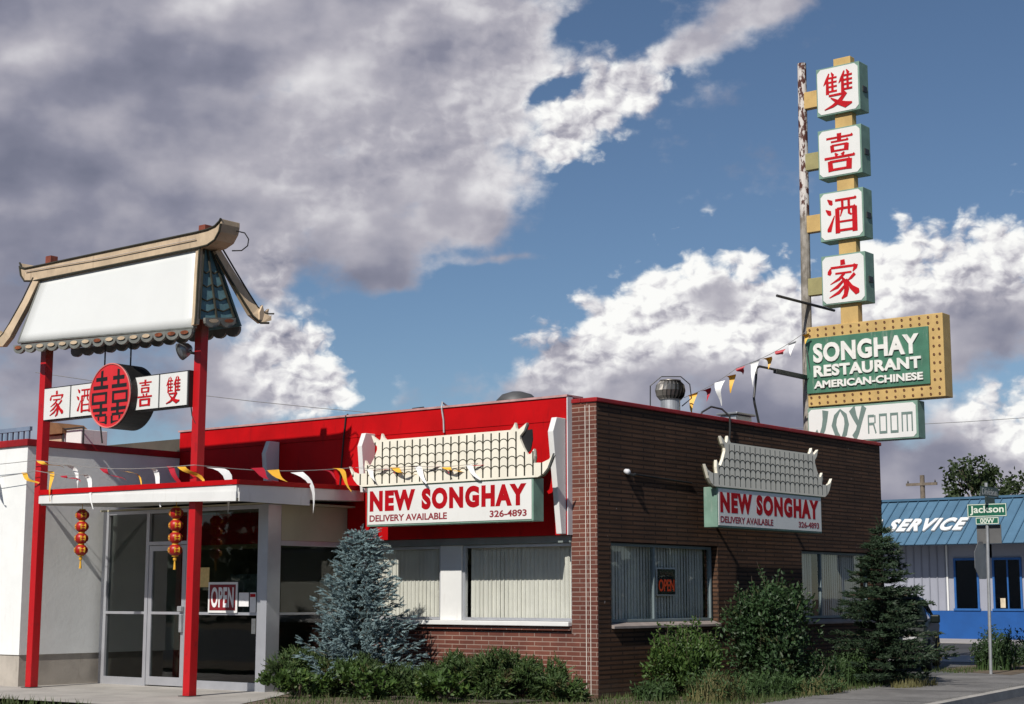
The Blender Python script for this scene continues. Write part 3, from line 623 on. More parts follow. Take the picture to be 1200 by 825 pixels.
end_slope(4.97, 4.80, 'end_slope'); end_slope(9.05, 9.30, 'end_slope')
# scalloped eave tiles with round ends
def scallops(p, q, n, out):
    p, q, out = Vector(p), Vector(q), Vector(out)
    for i in range(n):
        a, b2 = lerp(p, q, i / n), lerp(p, q, (i + 1) / n); mid = (a + b2) / 2; u = (b2 - a); L = u.length; u = u.normalized()
        pts = [(-L / 2, .045)] + [(-L / 2 * math.cos(t), -.105 * math.sin(t)) for t in [k * math.pi / 8 for k in range(9)]] + [(L / 2, .045)]
        m = MB().prism(pts, mid + out * .02, u, UP, .05 if u.cross(Vector(UP)).dot(out) > 0 else -.05)
        t = m.build('eave_tile', TILEGREY, ps, smooth=False)
        c = mid + out * .085 + Vector((0, 0, -.005))
        MB().prism([(L * .30 * math.cos(k * math.pi / 6), .030 * math.sin(k * math.pi / 6)) for k in range(12)], c, u, UP, .006 if u.cross(Vector(UP)).dot(out) > 0 else -.006).build('tile_end', RUST if random.random() < .45 else BEIGE, t)
scallops(BL + Vector((0, .05, -.09)), BR + Vector((0, 0, -.07)), 15, (-1, 0, 0))
scallops(Vector((-3.64, 4.80, 5.66)), Vector((-3.02, 4.80, 5.74)), 2, (0, -1, 0))
scallops(Vector((-2.78, 4.95, 5.66)), Vector((-2.78, 9.25, 5.70)), 14, (1, 0, 0))
MB().box(-3.70, -2.85, 4.9, 9.2, 5.735, 5.76).build('soffit', TILEGREY, ps)

# Chinese characters drawn as brush strokes on a 100 x 100 grid
GL = {}
def zhui(ox):
    return [[(22 + ox, 97, 3), (14 + ox, 78, 8), (4 + ox, 66, 1.5)], [(16 + ox, 80, 6), (16 + ox, 40, 8)], [(29 + ox, 99, 2), (34 + ox, 90, 7), (33 + ox, 86, 3)],
            [(32 + ox, 85, 5), (32 + ox, 45, 6)]] + [[(16 + ox, z, 4), (46 + ox, z, 4)] for z in (84, 72, 60, 47)]
GL['shuang'] = zhui(2) + zhui(50) + [[(22, 36, 4), (74, 36, 5)], [(76, 38, 7), (56, 18, 9), (34, 7, 6), (8, 0, 1.5)], [(28, 30, 2), (52, 14, 9), (74, 5, 13), (94, 8, 3)]]
GL['xi'] = [[(50, 100, 11), (50, 80, 10)], [(10, 89, 4.5), (92, 89, 4.5)], [(24, 79, 4), (78, 79, 4)], [(27, 70, 9), (29, 51, 9)], [(73, 70, 11), (71, 51, 11)], [(26, 69, 4), (76, 69, 4)],
            [(28, 54, 4), (72, 54, 4)], [(36, 48, 3), (42, 40, 9)], [(65, 48, 3), (58, 40, 9)], [(3, 36, 5), (97, 36, 5)], [(20, 28, 11), (22, 0, 12)], [(80, 28, 13), (78, 0, 13)], [(20, 26, 5), (82, 26, 5)], [(22, 4, 5), (78, 4, 5)]]
GL['jiu'] = [[(8, 95, 2), (18, 86, 11), (22, 79, 4)], [(2, 68, 2), (13, 59, 11), (17, 52, 4)], [(6, 10, 3), (12, 12, 11), (20, 30, 6), (29, 50, 2)], [(32, 90, 5), (97, 90, 5)],
             [(54, 88, 6), (54, 66, 6), (47, 46, 2)], [(74, 88, 6), (74, 52, 6), (82, 47, 4)], [(38, 68, 10), (38, 2, 11)], [(91, 68, 12), (91, 2, 12)], [(37, 67, 5), (94, 67, 5)], [(40, 32, 4), (90, 32, 4)], [(40, 9, 5), (92, 9, 5)]]
GL['jia'] = [[(49, 100, 10), (50, 86, 12)], [(12, 80, 3), (9, 70, 10), (6, 63, 7)], [(12, 81, 5), (88, 81, 5)], [(90, 84, 10), (88, 76, 9), (80, 66, 2)], [(26, 65, 4), (76, 65, 4)], [(54, 64, 6), (38, 50, 6), (10, 38, 1.5)],
             [(44, 56, 3), (56, 42, 9), (60, 22, 12), (56, 6, 10), (44, -2, 3)], [(52, 46, 5), (32, 30, 7), (8, 20, 1.5)], [(56, 32, 5), (36, 15, 7), (6, 3, 1.5)], [(86, 60, 7), (74, 50, 6), (64, 44, 2)], [(60, 48, 3), (74, 26, 9), (92, 12, 14), (98, 10, 3)]]
def glyph(key, o, u, v, w, h, m, parent, k=1.3, fancy=True):
    o = Vector(o); u = Vector(u); v = Vector(v); b = MB()
    for i, st in enumerate(GL[key]):
        st2 = [(p[0], p[1], p[2]) for p in st]
        b.ribbon(st2, o, u * (w / 100), v * (h / 100), .004 + .0005 * i, k=k)
        if fancy and len(st) == 2 and abs(st[0][1] - st[1][1]) < 1 and abs(st[1][0] - st[0][0]) > 50:   # little triangle at the end of a level stroke
            x, y, _ = st[1]; b.prism([(x - 9, y), (x - 3, y + 6), (x + 2, y)], o, u * (w / 100), v * (h / 100), .004 + .0005 * i + .0002)
    return b.build('character', m, parent)

# ------------------------------------------------------------------ hanging double-happiness sign
hs = tag(empty('hanging_sign', (-3.45, 7.0, 4.67)), 'red round black sided drum between two pairs of white character boxes, hung on rods', 'sign')
for (ya, yb, keys) in ((8.86, 7.40, ('jia', 'jiu')), (6.55, 5.20, ('xi', 'shuang'))):
    c = bx(-3.53, -3.38, yb, ya, 4.39, 4.95).build('cabinet', BLACK, hs, bevel=.006)
    wd = (ya - yb) / 2
    for i, key in enumerate(keys):
        y0 = ya - wd * i
        bx(-3.548, -3.532, y0 - wd + .022, y0 - .012, 4.41, 4.93).build('face', SIGNW, c)
        glyph(key, (-3.549, y0 - wd * .22, 4.46), LU, UP, wd * .54, .42, CHIN, c, k=1.15, fancy=False)
DX, DY, DZ, DR = -3.68, 6.92, 4.665, .525
dr = MB().lathe([(DR - .012, 0), (DR, .012), (DR, .50), (DR - .012, .512)], (DX, DY, DZ), 48, (1, 0, 0)).build('drum', BLACK, hs)
MB().lathe([(0, 0), (DR - .02, 0), (DR - .02, .012)], (DX - .012, DY, DZ), 48, (1, 0, 0)).build('drum_face', pmat('bright red enamel', (.60, .025, .03), .45, .06, 3), dr)
rg = MB().tube([(DX - .015, DY + (DR - .012) * math.cos(k * math.pi / 24), DZ + (DR - .012) * math.sin(k * math.pi / 24)) for k in range(49)], .012, 6, cap=False).build('drum_rim', pmat('pink rim', (.62, .18, .16), .5, .1, 3), dr)
b = MB(); k0 = .015
def hb_(x0, x1, y0, y1, i=[0]):
    i[0] += 1; pts = [(x0, y0), (x1, y0), (x1, y1), (x0, y1)]
    cl = []
    for (x, y) in pts:
        r = math.hypot(x, y); l = .90
        cl.append((x * l / r, y * l / r) if r > l else (x, y))
    b.prism([(x * DR, y * DR) for x, y in cl], (DX - .0125, DY, DZ), LU, UP, .002 + .0003 * (i[0] % 12))
for s in (-1, 1):
    c = .40 * s
    def H(x0, x1, y0, y1): hb_(min(s * x0, s * x1), max(s * x0, s * x1), y0, y1)
    H(.34, .46, .22, .80); H(.14, .68, .47, .59); H(.09, .80, .22, .335)
    H(.12, .86, .05, .13); H(.12, .86, -.24, -.15); H(.12, .215, -.15, .05); H(.77, .86, -.15, .05)
    H(.34, .46, -.62, -.24); H(.09, .80, -.47, -.36); H(.14, .70, -.62, -.54); H(.09, .185, -.86, -.62); H(.46, .56, -.76, -.62); H(.10, .46, -.86, -.78)
b.build('character', BLACK, dr)
for y in (7.39, 6.73): MB().tube([(-3.45, y, 5.70), (-3.45, y, 4.95)], .014, 6).build('rod', DARKMETAL, hs)
MB().tube([(-3.5, 7.42, 4.40), (-3.42, 7.42, 3.95)], .014, 6).build('rod', DARKMETAL, hs)
MB().tube([(-3.44, 5.24, 4.39), (-3.44, 5.21, 4.25), (-3.44, 5.12, 4.12)], .010, 6).build('power_lead', BLACK, hs)

# floodlight on the right post
fl_ = tag(empty('floodlight', (-3.4, 5.2, 5.2)), 'round floodlight clamped to right red post under the pagoda sign', 'floodlight')
MB().tube([(-3.42, 5.2, 5.22), (-3.42, 5.29, 5.24), (-3.44, 5.34, 5.30)], .022, 8).build('bracket', DARKMETAL, fl_)
ax = Vector((-.75, .25, -.35)).normalized()
MB().lathe([(.04, -.14), (.09, -.10), (.125, .0), (.14, .06)], (-3.47, 5.42, 5.28), 20, ax).build('shade', GREYMETAL, fl_, smooth=True)
MB().lathe([(0, .0), (.125, .005), (.0, .03)], Vector((-3.47, 5.42, 5.28)) + ax * .045, 20, ax).build('lens', pmat('lamp lens', (.55, .56, .55), .2, .1, 4), fl_)

# ------------------------------------------------------------------ wall signs with tiled pagoda tops
def wall_sign(name, label, o, u, n, W, tab):
    """o: lower left front corner; u reading direction; n outward; W width; tab: outline of the pagoda board in (u, z)"""
    o, u, n = Vector(o), Vector(u), Vector(n); e = tag(empty(name, o), label, 'sign', 'restaurant name signs with tiled pagoda tops')
    def P(b, pts, off, d): return b.prism(pts, o + n * off, u, UP, d)
    Hh = .645
    P(MB(), [(0, 0), (W, 0), (W, Hh), (0, Hh)], -.26, .255).build('cabinet', GREENF, e, bevel=.008)
    P(MB(), [(.028, .03), (W - .028, .03), (W - .028, Hh - .025), (.028, Hh - .025)], -.004, .008).build('sign_face', SIGNW, e)
    nn = o + n * .0045
    s = W / 3.44
    text_part('lettering', 'NEW SONGHAY', nn + u * .075 * s + Vector((0, 0, .235)), u, UP, 3.24 * s, .335, LETTER, e, bold=.062, space=1.20, depth=.002)
    text_part('lettering', 'DELIVERY AVAILABLE', nn + u * .075 * s + Vector((0, 0, .075)), u, UP, 1.66 * s, .105, pmat('maroon letters', (.24, .02, .03), .5, .1, 4), e, bold=.026, depth=.002)
    text_part('lettering', '326-4893', nn + u * 2.60 * s + Vector((0, 0, .075)), u, UP, .72 * s, .105, MATS['maroon letters'], e, bold=.026, depth=.002)
    bd = P(MB(), tab, -.03, .05).build('pagoda_board', CREAM, e)
    # painted tile outlines
    def inside(x, y):
        c = False; j = len(tab) - 1
        for i in range(len(tab)):
            (xi, yi), (xj, yj) = tab[i], tab[j]
            if (yi > y) != (yj > y) and x < (xj - xi) * (y - yi) / (yj - yi) + xi: c = not c
            j = i
        return c
    l = MB(); z0, z1 = Hh + .03, max(y for x, y in tab) - .135; rows = 5; rh = (z1 - z0) / rows; cw = .163 * s; nC = int(W / cw) + 4; wt = .028 if n.x else .017
    for i in range(-3, nC + 2):
        x = i * cw + .03; zz = z0
        while zz < z1 - .01:
            if inside(x, zz + .02) and inside(x, zz + .045): P(l, [(x - wt / 2, zz), (x + wt / 2, zz), (x + wt / 2, zz + .0451), (x - wt / 2, zz + .0451)], .02, .0009)
            zz += .045
    for r in range(rows + 1):
        for i in range(-3, nC + 2):
            x = i * cw + .03 + cw / 2; z = z0 + r * rh - .01
            arc = [(x - cw * .46 * math.cos(t), z + .055 * math.sin(t) - .01) for t in [k * math.pi / 6 for k in range(7)]]
            if r == rows: arc = [(p[0], z0 + r * rh + .015) for p in arc]
            if all(inside(p[0], p[1] - .015) and inside(p[0], p[1] + .015) for p in arc): l.ribbon(arc, o + n * .02, u, UP, .0012, w=.015)
    l.build('tile_outlines', OUTLINE, bd)
    P(MB(), [(p[0] * 1.0, p[1] - .02) for p in tab], -.05, .016).build('board_shadow_edge', pmat('olive board shadow', (.14, .13, .08), .7, .1, 3), bd)  # dark copy of the outline set lower, a shadow edge built as a plate
    for t in (.12, .88):
        MB().tube([o + u * (W * t) + Vector((0, 0, .35)) - n * .255, o + u * (W * t) + Vector((0, 0, .35)) - n * (.44 if n.x else .50)], .03, 8).build('wall_bracket', DARKMETAL, e)
    return e
def pagoda_outline(W, k=1.0):
    t = [(-.10, .645), (-.20, .69), (-.28, .77), (-.355, .92), (-.385, .985), (-.31, .90), (-.18, .855), (-.02, .86), (-.04, .96), (-.03, 1.07), (.025, 1.0), (.09, .985), (.17, 1.10), (.235, 1.23), (.235, 1.28), (.16, 1.35), (.105, 1.47), (.20, 1.41), (.275, 1.365), (.31, 1.40), (.33, 1.485), (.37, 1.42), (.42, 1.378)]
    out = list(t); out += [(W - x, z) for x, z in reversed(t)]
    return out
tabL = pagoda_outline(3.40)
wall_sign('wall_sign', 'sunlit white name sign with cream tiled pagoda top on the red fascia', (-.75, 4.04, 2.60), (0, -1, 0), (-1, 0, 0), 3.40, tabL)
tabR = pagoda_outline(3.50)
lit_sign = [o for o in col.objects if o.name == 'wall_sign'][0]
MB().prism([(3.10, 1.36), (3.36, 1.37), (3.37, 1.22), (3.33, 1.06), (3.24, 1.0), (3.12, 1.12)], (-.705, 4.04, 2.60), LU, UP, .02).build('dark_plate', BLACK, lit_sign)  # black plate added to fill a dark patch right of the pagoda board
wall_sign('wall_sign', 'shaded white name sign with tiled pagoda top on the brick side wall', (2.60, -.5, 2.59), (1, 0, 0), (0, -1, 0), 3.50, tabR)

# ------------------------------------------------------------------ wall lamp
wl = tag(empty('wall_lamp', (.70, 0, 3.38)), 'small white lamp on the upper brick side wall near the corner', 'lamp')
MB().lathe([(.015, 0), (.035, .02), (.045, .08), (.03, .11)], (.70, -.01, 3.40), 14, (-.2, -1, -.3)).build('shade', LILAC, wl, smooth=True)
MB().tube([(.74, -.01, 3.38), (.86, -.05, 3.34), (.97, -.02, 3.36)], .022, 6).build('arm', DARKMETAL, wl)

# ------------------------------------------------------------------ things on the roof
tv = tag(empty('turbine_vent', (4.5, 1.6, 3.9)), 'round ribbed turbine vent on the restaurant roof', 'roof vent')
MB().lathe([(.175, 0), (.175, 1.05), (.20, 1.07)], (4.5, 1.6, 3.9), 24).build('stack', GALV, tv, smooth=False)
prof = [(.19, .0), (.25, .07), (.275, .17), (.255, .27), (.19, .34), (.0, .37)]
MB().lathe([(r - .03, h) for r, h in prof[:-1]] + [(0, .34)], (4.5, 1.6, 4.96), 20).build('core', BLACK, tv)
bl = MB()
for k in range(20):
    a = 2 * math.pi * k / 20; pts = []
    for i, (r, h) in enumerate(prof[:-1]):
        for da, rr in ((0, r), (.20, r - .028)): pts.append((4.5 + rr * math.cos(a + da + .5 * h), 1.6 + rr * math.sin(a + da + .5 * h), 4.96 + h))
    bl.add(pts, [(2 * i, 2 * i + 1, 2 * i + 3, 2 * i + 2) for i in range(len(prof) - 2)])
bl.build('blades', pmat('turbine metal', (.30, .28, .25), .4, .2, 6, metal=.7, dirt=(.12, .07, .04), dirt_amt=.5), tv)
MB().lathe([(.195, .335), (.19, .36), (0, .39)], (4.5, 1.6, 4.96), 24).build('cap', MATS['turbine metal'], tv, smooth=True)
MB().tube([(4.5 - .20, 1.9, 4.8), (4.5 - .22, 1.88, 5.22), (4.5 - .10, 1.72, 5.385), (4.5 + .12, 1.45, 5.385), (4.5 + .24, 1.34, 5.25), (4.5 + .26, 1.32, 5.0), (4.6, 1.42, 4.85)], .011, 6).build('bracing', DARKMETAL, tv)
dm = tag(empty('roof_cooler', (2.1, 3.2, 3.9)), 'dark low domed cooler on the roof behind the red fascia', 'roof cooler')
MB().lathe([(.30, 0), (.30, .88)], (2.1, 3.2, 3.9), 24).build('casing', DARKMETAL, dm)
MB().lathe([(.37, .86), (.36, .95), (.26, 1.05), (.10, 1.10), (0, 1.10)], (2.1, 3.2, 3.9), 24).build('dome', pmat('dark zinc', (.09, .09, .09), .6, .2, 3, metal=.3), dm, smooth=True)
bv = tag(empty('exhaust_box', (7.65, 2.0, 3.9)), 'pale metal box vent on the roof near the sign pole', 'roof vent')
bx(7.35, 7.95, 1.95, 2.3, 3.9, 4.97).build('housing', GALV, bv, bevel=.01)
bx(7.29, 8.01, 1.89, 2.36, 4.98, 5.02).build('lid', GREYMETAL, bv, bevel=.01)
rv = tag(empty('roof_hood', (-1, 11.5, 4.1)), 'brown curved vent hood with white cabinet on the white building roof', 'roof vent')
bx(-1.2, -.6, 10.95, 11.5, 4.1, 4.58).build('cabinet', WHITE, rv, bevel=.01)
bx(-1.2, -.7, 11.55, 11.95, 4.1, 4.50).build('cabinet', BEIGE, rv, bevel=.01)
MB().prism([(-.35, 0), (.35, 0), (.35, .1), (.2, .2), (-.1, .24), (-.3, .16)], (-1.3, 11.75, 4.52), LU, UP, -.6).build('hood', pmat('brown hood', (.20, .10, .045), .6, .2, 4), rv)
fr_ = MB()
for y in (10.82, 11.42): fr_.tube([(-1.25, y, 4.12), (-1.25, y, 4.60)], .02, 6)
fr_.tube([(-1.25, 10.82, 4.6), (-1.25, 11.42, 4.6)], .015, 6); fr_.build('pipe_stand', DARKMETAL, rv)
rl = tag(empty('roof_railing', (-1, 13.6, 4.1)), 'blue grey slatted roof screen at the left edge of the white building', 'railing')
q_ = MB(); q_.box(-1.03, -.97, 12.8, 16, 4.68, 4.76); q_.build('top_rail', pmat('blue grey rail', (.16, .22, .30), .6, .1, 3), rl)
q_ = MB()
for i in range(18): q_.box(-1.02, -.98, 12.84 + i * .18, 12.92 + i * .18, 4.14, 4.678)
q_.build('slats', MATS['blue grey rail'], rl)

# ------------------------------------------------------------------ tall sign on a rusty pole
ts = tag(empty('pole_sign', (10.05, 1.83, 0)), 'tall rusty pole carrying four character boxes above the green restaurant board', 'sign')
MB().tube([(10.05, 1.86, 0), (10.05, 1.84, 4), (10.05, 1.80, 9), (10.05, 1.77, 12.68)], [.115, .11, .10, .092], 14).build('pole', POLEM, ts)
XF = 9.9
bx(XF + .08, XF + .28, .61, 1.0, 6.98, 12.60).build('spine', TAN, ts, bevel=.01)
for i, key in enumerate(('shuang', 'xi', 'jiu', 'jia')):
    zt = 12.42 - 1.333 * i
    bx(XF + .09, XF + .25, 1.36, 1.74, zt - .76, zt - .40).build('arm', OLIVE if i in (1, 3) else TAN, ts, bevel=.008)
    cb = bx(XF, XF + .40, .375, 1.365, zt - 1.03, zt).build('character_box', GREENF, ts, bevel=.01)
    bx(XF + .12, XF + .30, .355, .374, zt - .62, zt - .50).build('latch', DARKMETAL, cb)
    n_c = .075; y0, y1, z0, z1 = 1.335, .405, zt - 1.0, zt - .03; W_ = y0 - y1; H_ = z1 - z0
    MB().prism([(n_c, 0), (W_ - n_c, 0), (W_, n_c), (W_, H_ - n_c), (W_ - n_c, H_), (n_c, H_), (0, H_ - n_c), (0, n_c)], (XF - .001, y0, z0), LU, UP, .008).build('face', SIGNW, cb)
    glyph(key, (XF - .0095, y0 - .10, z0 + .09), LU, UP, W_ - .20, H_ - .18, CHIN, cb)
# restaurant board with bulb border
y0, y1, z0, z1 = 1.76, -1.22, 5.335, 6.985
bd = MB().box(XF + .02, XF + .38, y1, y0, z0, z1).build('restaurant_board', TAN, ts, bevel=.012)
gp = MB().box(XF - .02, XF + .018, -.93, y0 - .005, 5.60, 6.74).build('board_panel', GREENB, ts, bevel=.006)
text_part('lettering', 'SONGHAY', (XF - .022, 1.58, 6.22), LU, UP, 2.32, .40, pmat('chalky white letters', (.72, .71, .66), .6, .08, 5, dirt=(.25, .32, .27), dirt_amt=.55), ts, bold=.042, depth=.03, space=1.08)
text_part('lettering', 'RESTAURANT', (XF - .022, 1.58, 5.925), LU, UP, 2.35, .24, MATS['chalky white letters'], ts, bold=.042, depth=.03, space=1.08)
text_part('lettering', 'AMERICAN-CHINESE', (XF - .022, 1.58, 5.69), LU, UP, 2.38, .155, MATS['chalky white letters'], ts, bold=.035, depth=.03)
sock_me = None
def socket(y, z):
    global sock_me
    if sock_me is None:
        o = MB().lathe([(.022, 0), (.026, .012), (.016, .014), (.012, .004)], (0, 0, 0), 8, (-1, 0, 0)).build('bulb_socket', pmat('rusty socket', (.16, .07, .03), .6, .2, 6), ts, local=True); sock_me = o.data
    else:
        o = bpy.data.objects.new('bulb_socket', sock_me); col.objects.link(o); o.parent = ts
    o.location = (XF + .019 - 10.05, y - 1.83, z)
for i in range(16):
    y = 1.68 - i * .186
    for z in (6.80, 6.92, 5.40, 5.52): socket(y, z)
for i in range(7):
    z = 5.68 + i * .165
    for y in (-1.02, -1.14): socket(y, z)
jr = bx(XF, XF + .32, -.645, 1.77, 4.56, 5.30).build('joy_room_box', GREENF, ts, bevel=.01)
W_, H_, n_c = 2.35, .675, .06
MB().prism([(n_c, 0), (W_ - n_c, 0), (W_, n_c), (W_, H_ - n_c), (W_ - n_c, H_), (n_c, H_), (0, H_ - n_c), (0, n_c)], (XF - .001, 1.745, 4.59), LU, UP, .008).build('face', SIGNW, jr)
JC = pmat('grey green letters', (.14, .20, .18), .6, .08, 5)
b = MB(); O_ = Vector((XF - .0095, 1.61, 4.64))
def jst(pts, x, i): b.ribbon(pts, O_ + Vector((0, -x, 0)), Vector(LU) * .0035, Vector(UP) * .0057, .003 + .0004 * i)
jst([(66, 103, 40), (62, 70, 30), (52, 40, 26), (34, 16, 22), (4, 4, 12)], .02, 0)
jst([(0, 30, 26), (16, 12, 20), (30, 4, 8)], .02, 1)
jst([(54, 104, 5), (22, 78, 22), (10, 48, 30), (26, 18, 24), (58, -4, 6)], .40, 2); jst([(50, 104, 5), (84, 80, 22), (92, 50, 28), (80, 18, 26), (54, -4, 6)], .40, 3)
jst([(12, 104, 40), (30, 72, 26), (50, 46, 18)], .80, 4); jst([(90, 108, 30), (66, 62, 24), (44, 20, 24), (22, -2, 30)], .80, 5)
b.build('lettering', JC, jr)
b = MB(); O_ = Vector((XF - .0095, 0.42, 4.70))
def rm(pts, x, i): b.ribbon(pts, O_ + Vector((0, -x, 0)), Vector(LU) * .0019, Vector(UP) * .0037, .003 + .0004 * i, w=14)
rm([(5, 0), (5, 100)], 0, 0); rm([(5, 95), (70, 95)], 0, 1); rm([(80, 98), (80, 55)], 0, 2); rm([(5, 52), (72, 52)], 0, 3); rm([(62, 50), (88, 0)], 0, 4)
for x in (.245, .485):
    rm([(5, 4), (5, 96)], x, 0); rm([(80, 4), (80, 96)], x, 1); rm([(-2, 97), (87, 97)], x, 2); rm([(-2, 3), (87, 3)], x, 3)
rm([(5, 0), (5, 100)], .725, 0); rm([(-2, 97), (122, 97)], .725, 1); rm([(60, 0), (60, 97)], .725, 2); rm([(115, 0), (115, 100)], .725, 3)
b.build('lettering', JC, jr)
MB().tube([(8.66, 1.72, 7.47), (11.1, 1.72, 7.50)], .03, 8).build('cross_rod', DARKMETAL, ts)
bx(8.62, 9.97, 1.74, 1.83, 5.90, 5.99).build('lamp_arm', DARKMETAL, ts, bevel=.01)
MB().tube([(8.62, 1.78, 5.97), (7.95, 1.75, 5.96), (7.78, 1.72, 5.90), (7.72, 1.7, 5.7), (7.62, 1.7, 5.3), (7.64, 1.7, 5.2), (7.80, 1.7, 4.8), (7.83, 1.68, 4.0)], .024, 8).build('conduit', DARKMETAL, ts)
MB().tube([(9.94, 1.72, 5.5), (9.9, 1.66, 5.95), (9.88, 1.72, 6.4), (9.9, 1.78, 6.7)], .018, 6).build('conduit', DARKMETAL, ts)

# ------------------------------------------------------------------ pennant strings
PM = {'w': WHITEP, 'y': YELLOWP, 'r': REDP}
def pennant_string(label, path, flags, blow, size=.40, r=.006, basev=None):
    e = tag(empty('pennant_string', path[0]), label, 'pennants', 'pennant strings')
    P = [Vector(p) for p in path]
    cp = []
    for i in range(len(P) - 1):
        for k in range(8):
            t = k / 8; p = lerp(P[i], P[i + 1], t); p.z -= .10 * math.sin(math.pi * t) * (P[i + 1] - P[i]).length / 4; cp.append(p)
    cp.append(P[-1]); MB().tube(cp, r, 5).build('cord', CORD, e)
    L = [0]
    for i in range(1, len(cp)): L.append(L[-1] + (cp[i] - cp[i - 1]).length)
    def at(s):
        for i in range(1, len(cp)):
            if L[i] >= s: return lerp(cp[i - 1], cp[i], (s - L[i - 1]) / max(1e-6, L[i] - L[i - 1]))
        return cp[-1]
    for (s, c, sz, droop) in flags:
        bsz = sz
        a, b2 = at(s * L[-1]), at(min(1, s + .20 * sz / L[-1] * 1.0) * L[-1]) if False else at(s * L[-1] + .20 * sz)
        if basev: b2 = a + Vector(basev) * sz
        mid = (a + b2) / 2; bl_ = Vector(blow); ln = size * sz * 1.25
        rows = 7; vs = []; fs = []
        for i in range(rows + 1):
            t = i / rows; w = 1 - t * .97
            fall = Vector((0, 0, -1)) * ln * (t * (.30 + droop * t)) + bl_ * ln * t * (1.0 - .45 * droop * t) + Vector((.05, .0, .03)) * math.sin(t * 5 + s * 40)
            c0 = mid + fall
            vs += [c0 + (a - mid) * w, c0 + (b2 - mid) * w + Vector((.02, 0, .02)) * math.sin(3 * t + s * 17)]
        fs = [(2 * i, 2 * i + 1, 2 * i + 3, 2 * i + 2) for i in range(rows)]
        MB().add(vs, fs).build('pennant', PM[c], e, smooth=True)
    return e
pennant_string('upper pennant string stretched in front of the canopy to the lit sign', [(-3.62, 13.4, 3.98), (-3.6, 8.93, 3.74), (-3.55, 5.0, 3.47), (-.80, 4.3, 3.56)],
    [(.03, 'y', .9, .2), (.13, 'w', .8, .4), (.40, 'y', 1.0, .0), (.452, 'w', 1.1, .5), (.545, 'r', 1.0, .15), (.595, 'y', .9, .3), (.645, 'w', 1.0, .9), (.688, 'r', .9, .7), (.715, 'y', 1.0, .35), (.768, 'w', 1.15, .9), (.83, 'r', 1.0, .1), (.858, 'y', 1.0, .3), (.90, 'w', 1.1, .95), (.94, 'r', .8, .1), (.962, 'y', .9, .5)], (.25, -.85, 0))
pennant_string('lower pennant string sagging from the white wall past the left red post', [(-3.62, 13.2, 3.62), (-3.6, 8.9, 3.56), (-3.55, 7.6, 3.44)],
    [(.50, 'w', 1.0, .35), (.68, 'y', .9, .15), (.80, 'y', .7, 1.0), (.885, 'r', .8, .0), (.955, 'w', 1.1, .7)], (.1, -.85, 0))
pennant_string('pennants slung across the tiled top of the lit name sign', [(-.80, 4.25, 3.56), (-.82, 3.0, 3.53), (-.80, 1.75, 3.50), (-.4, 1.0, 3.6)],
    [(.02, 'w', .9, .35), (.12, 'r', .9, .0), (.22, 'y', 1.1, .12), (.33, 'w', 1.0, .4), (.45, 'r', 1.0, .0), (.56, 'y', .9, .2), (.66, 'w', .9, .4), (.74, 'r', .9, .0)], (.0, -1.0, .1), size=.36, r=.004)
pennant_string('pennant string climbing from the turbine vent to the tall sign pole', [(4.95, 1.6, 5.05), (7.0, 1.7, 5.82), (10.0, 1.75, 6.95)],
    [(.02, 'y', .8, 1.0), (.13, 'r', .8, .5), (.22, 'w', .9, 1.3), (.31, 'y', .9, .8), (.40, 'r', .8, .3), (.49, 'w', .9, 1.3), (.60, 'y', 1.0, .4), (.70, 'r', 1.0, .0), (.80, 'w', .8, .6), (.93, 'y', .8, .4)], (.25, .05, 0), size=.26, basev=(.10, -.20, .06))

# ------------------------------------------------------------------ paper lanterns under the canopy
def lanterns(x, y, zt, label):
    e = tag(empty('lantern_string', (x, y, zt)), label, 'lanterns', 'lantern strings under the canopy')
    MB().tube([(x, y, zt + .12), (x, y, zt - .78)], .006, 5).build('cord', GOLD, e)
    for i in range(4):
        c = (x, y, zt - .09 - i * .19); R_ = .105
        prof = [(.045, -.088)] + [(R_ * math.cos(t) + (.006 if k % 2 else 0), (.094) * math.sin(t)) for k, t in enumerate([-1.05 + j * .21 for j in range(11)])] + [(.045, .088)]
        l = MB().lathe(prof, c, 20).build('lantern', LANT, e, smooth=True)
        MB().lathe([(.05, -.10), (.052, -.082), (.0, -.08)], c, 14).lathe([(.0, .08), (.052, .082), (.05, .10)], c, 14).build('cap', GOLD, l)
        for a in range(4):
            g_ = MB()
            t0 = a * math.pi / 2 + 2.72
            for j in range(5):
                t1, t2 = -.5 + j * .2, -.3 + j * .2
                q = []
                for (aa, tt) in ((t0 - .42, t1), (t0 + .42, t1), (t0 + .42, t2), (t0 - .42, t2)):
                    q.append((c[0] + (R_ + .010) * math.cos(tt) * math.cos(aa), c[1] + (R_ + .010) * math.cos(tt) * math.sin(aa), c[2] + .097 * math.sin(tt)))
                g_.quad(*q)
            g_.build('gold_emblem', GOLD, l)
    MB().lathe([(.012, .0), (.03, -.03), (.025, -.06), (.012, -.07), (.022, -.20)], (x, y, zt - .76), 10).build('tassel', GOLD, e)
lanterns(-3.30, 8.03, 2.90, 'short string of four red lanterns near the left red post')
lanterns(-3.30, 5.68, 2.86, 'string of four red lanterns beside the right red post')

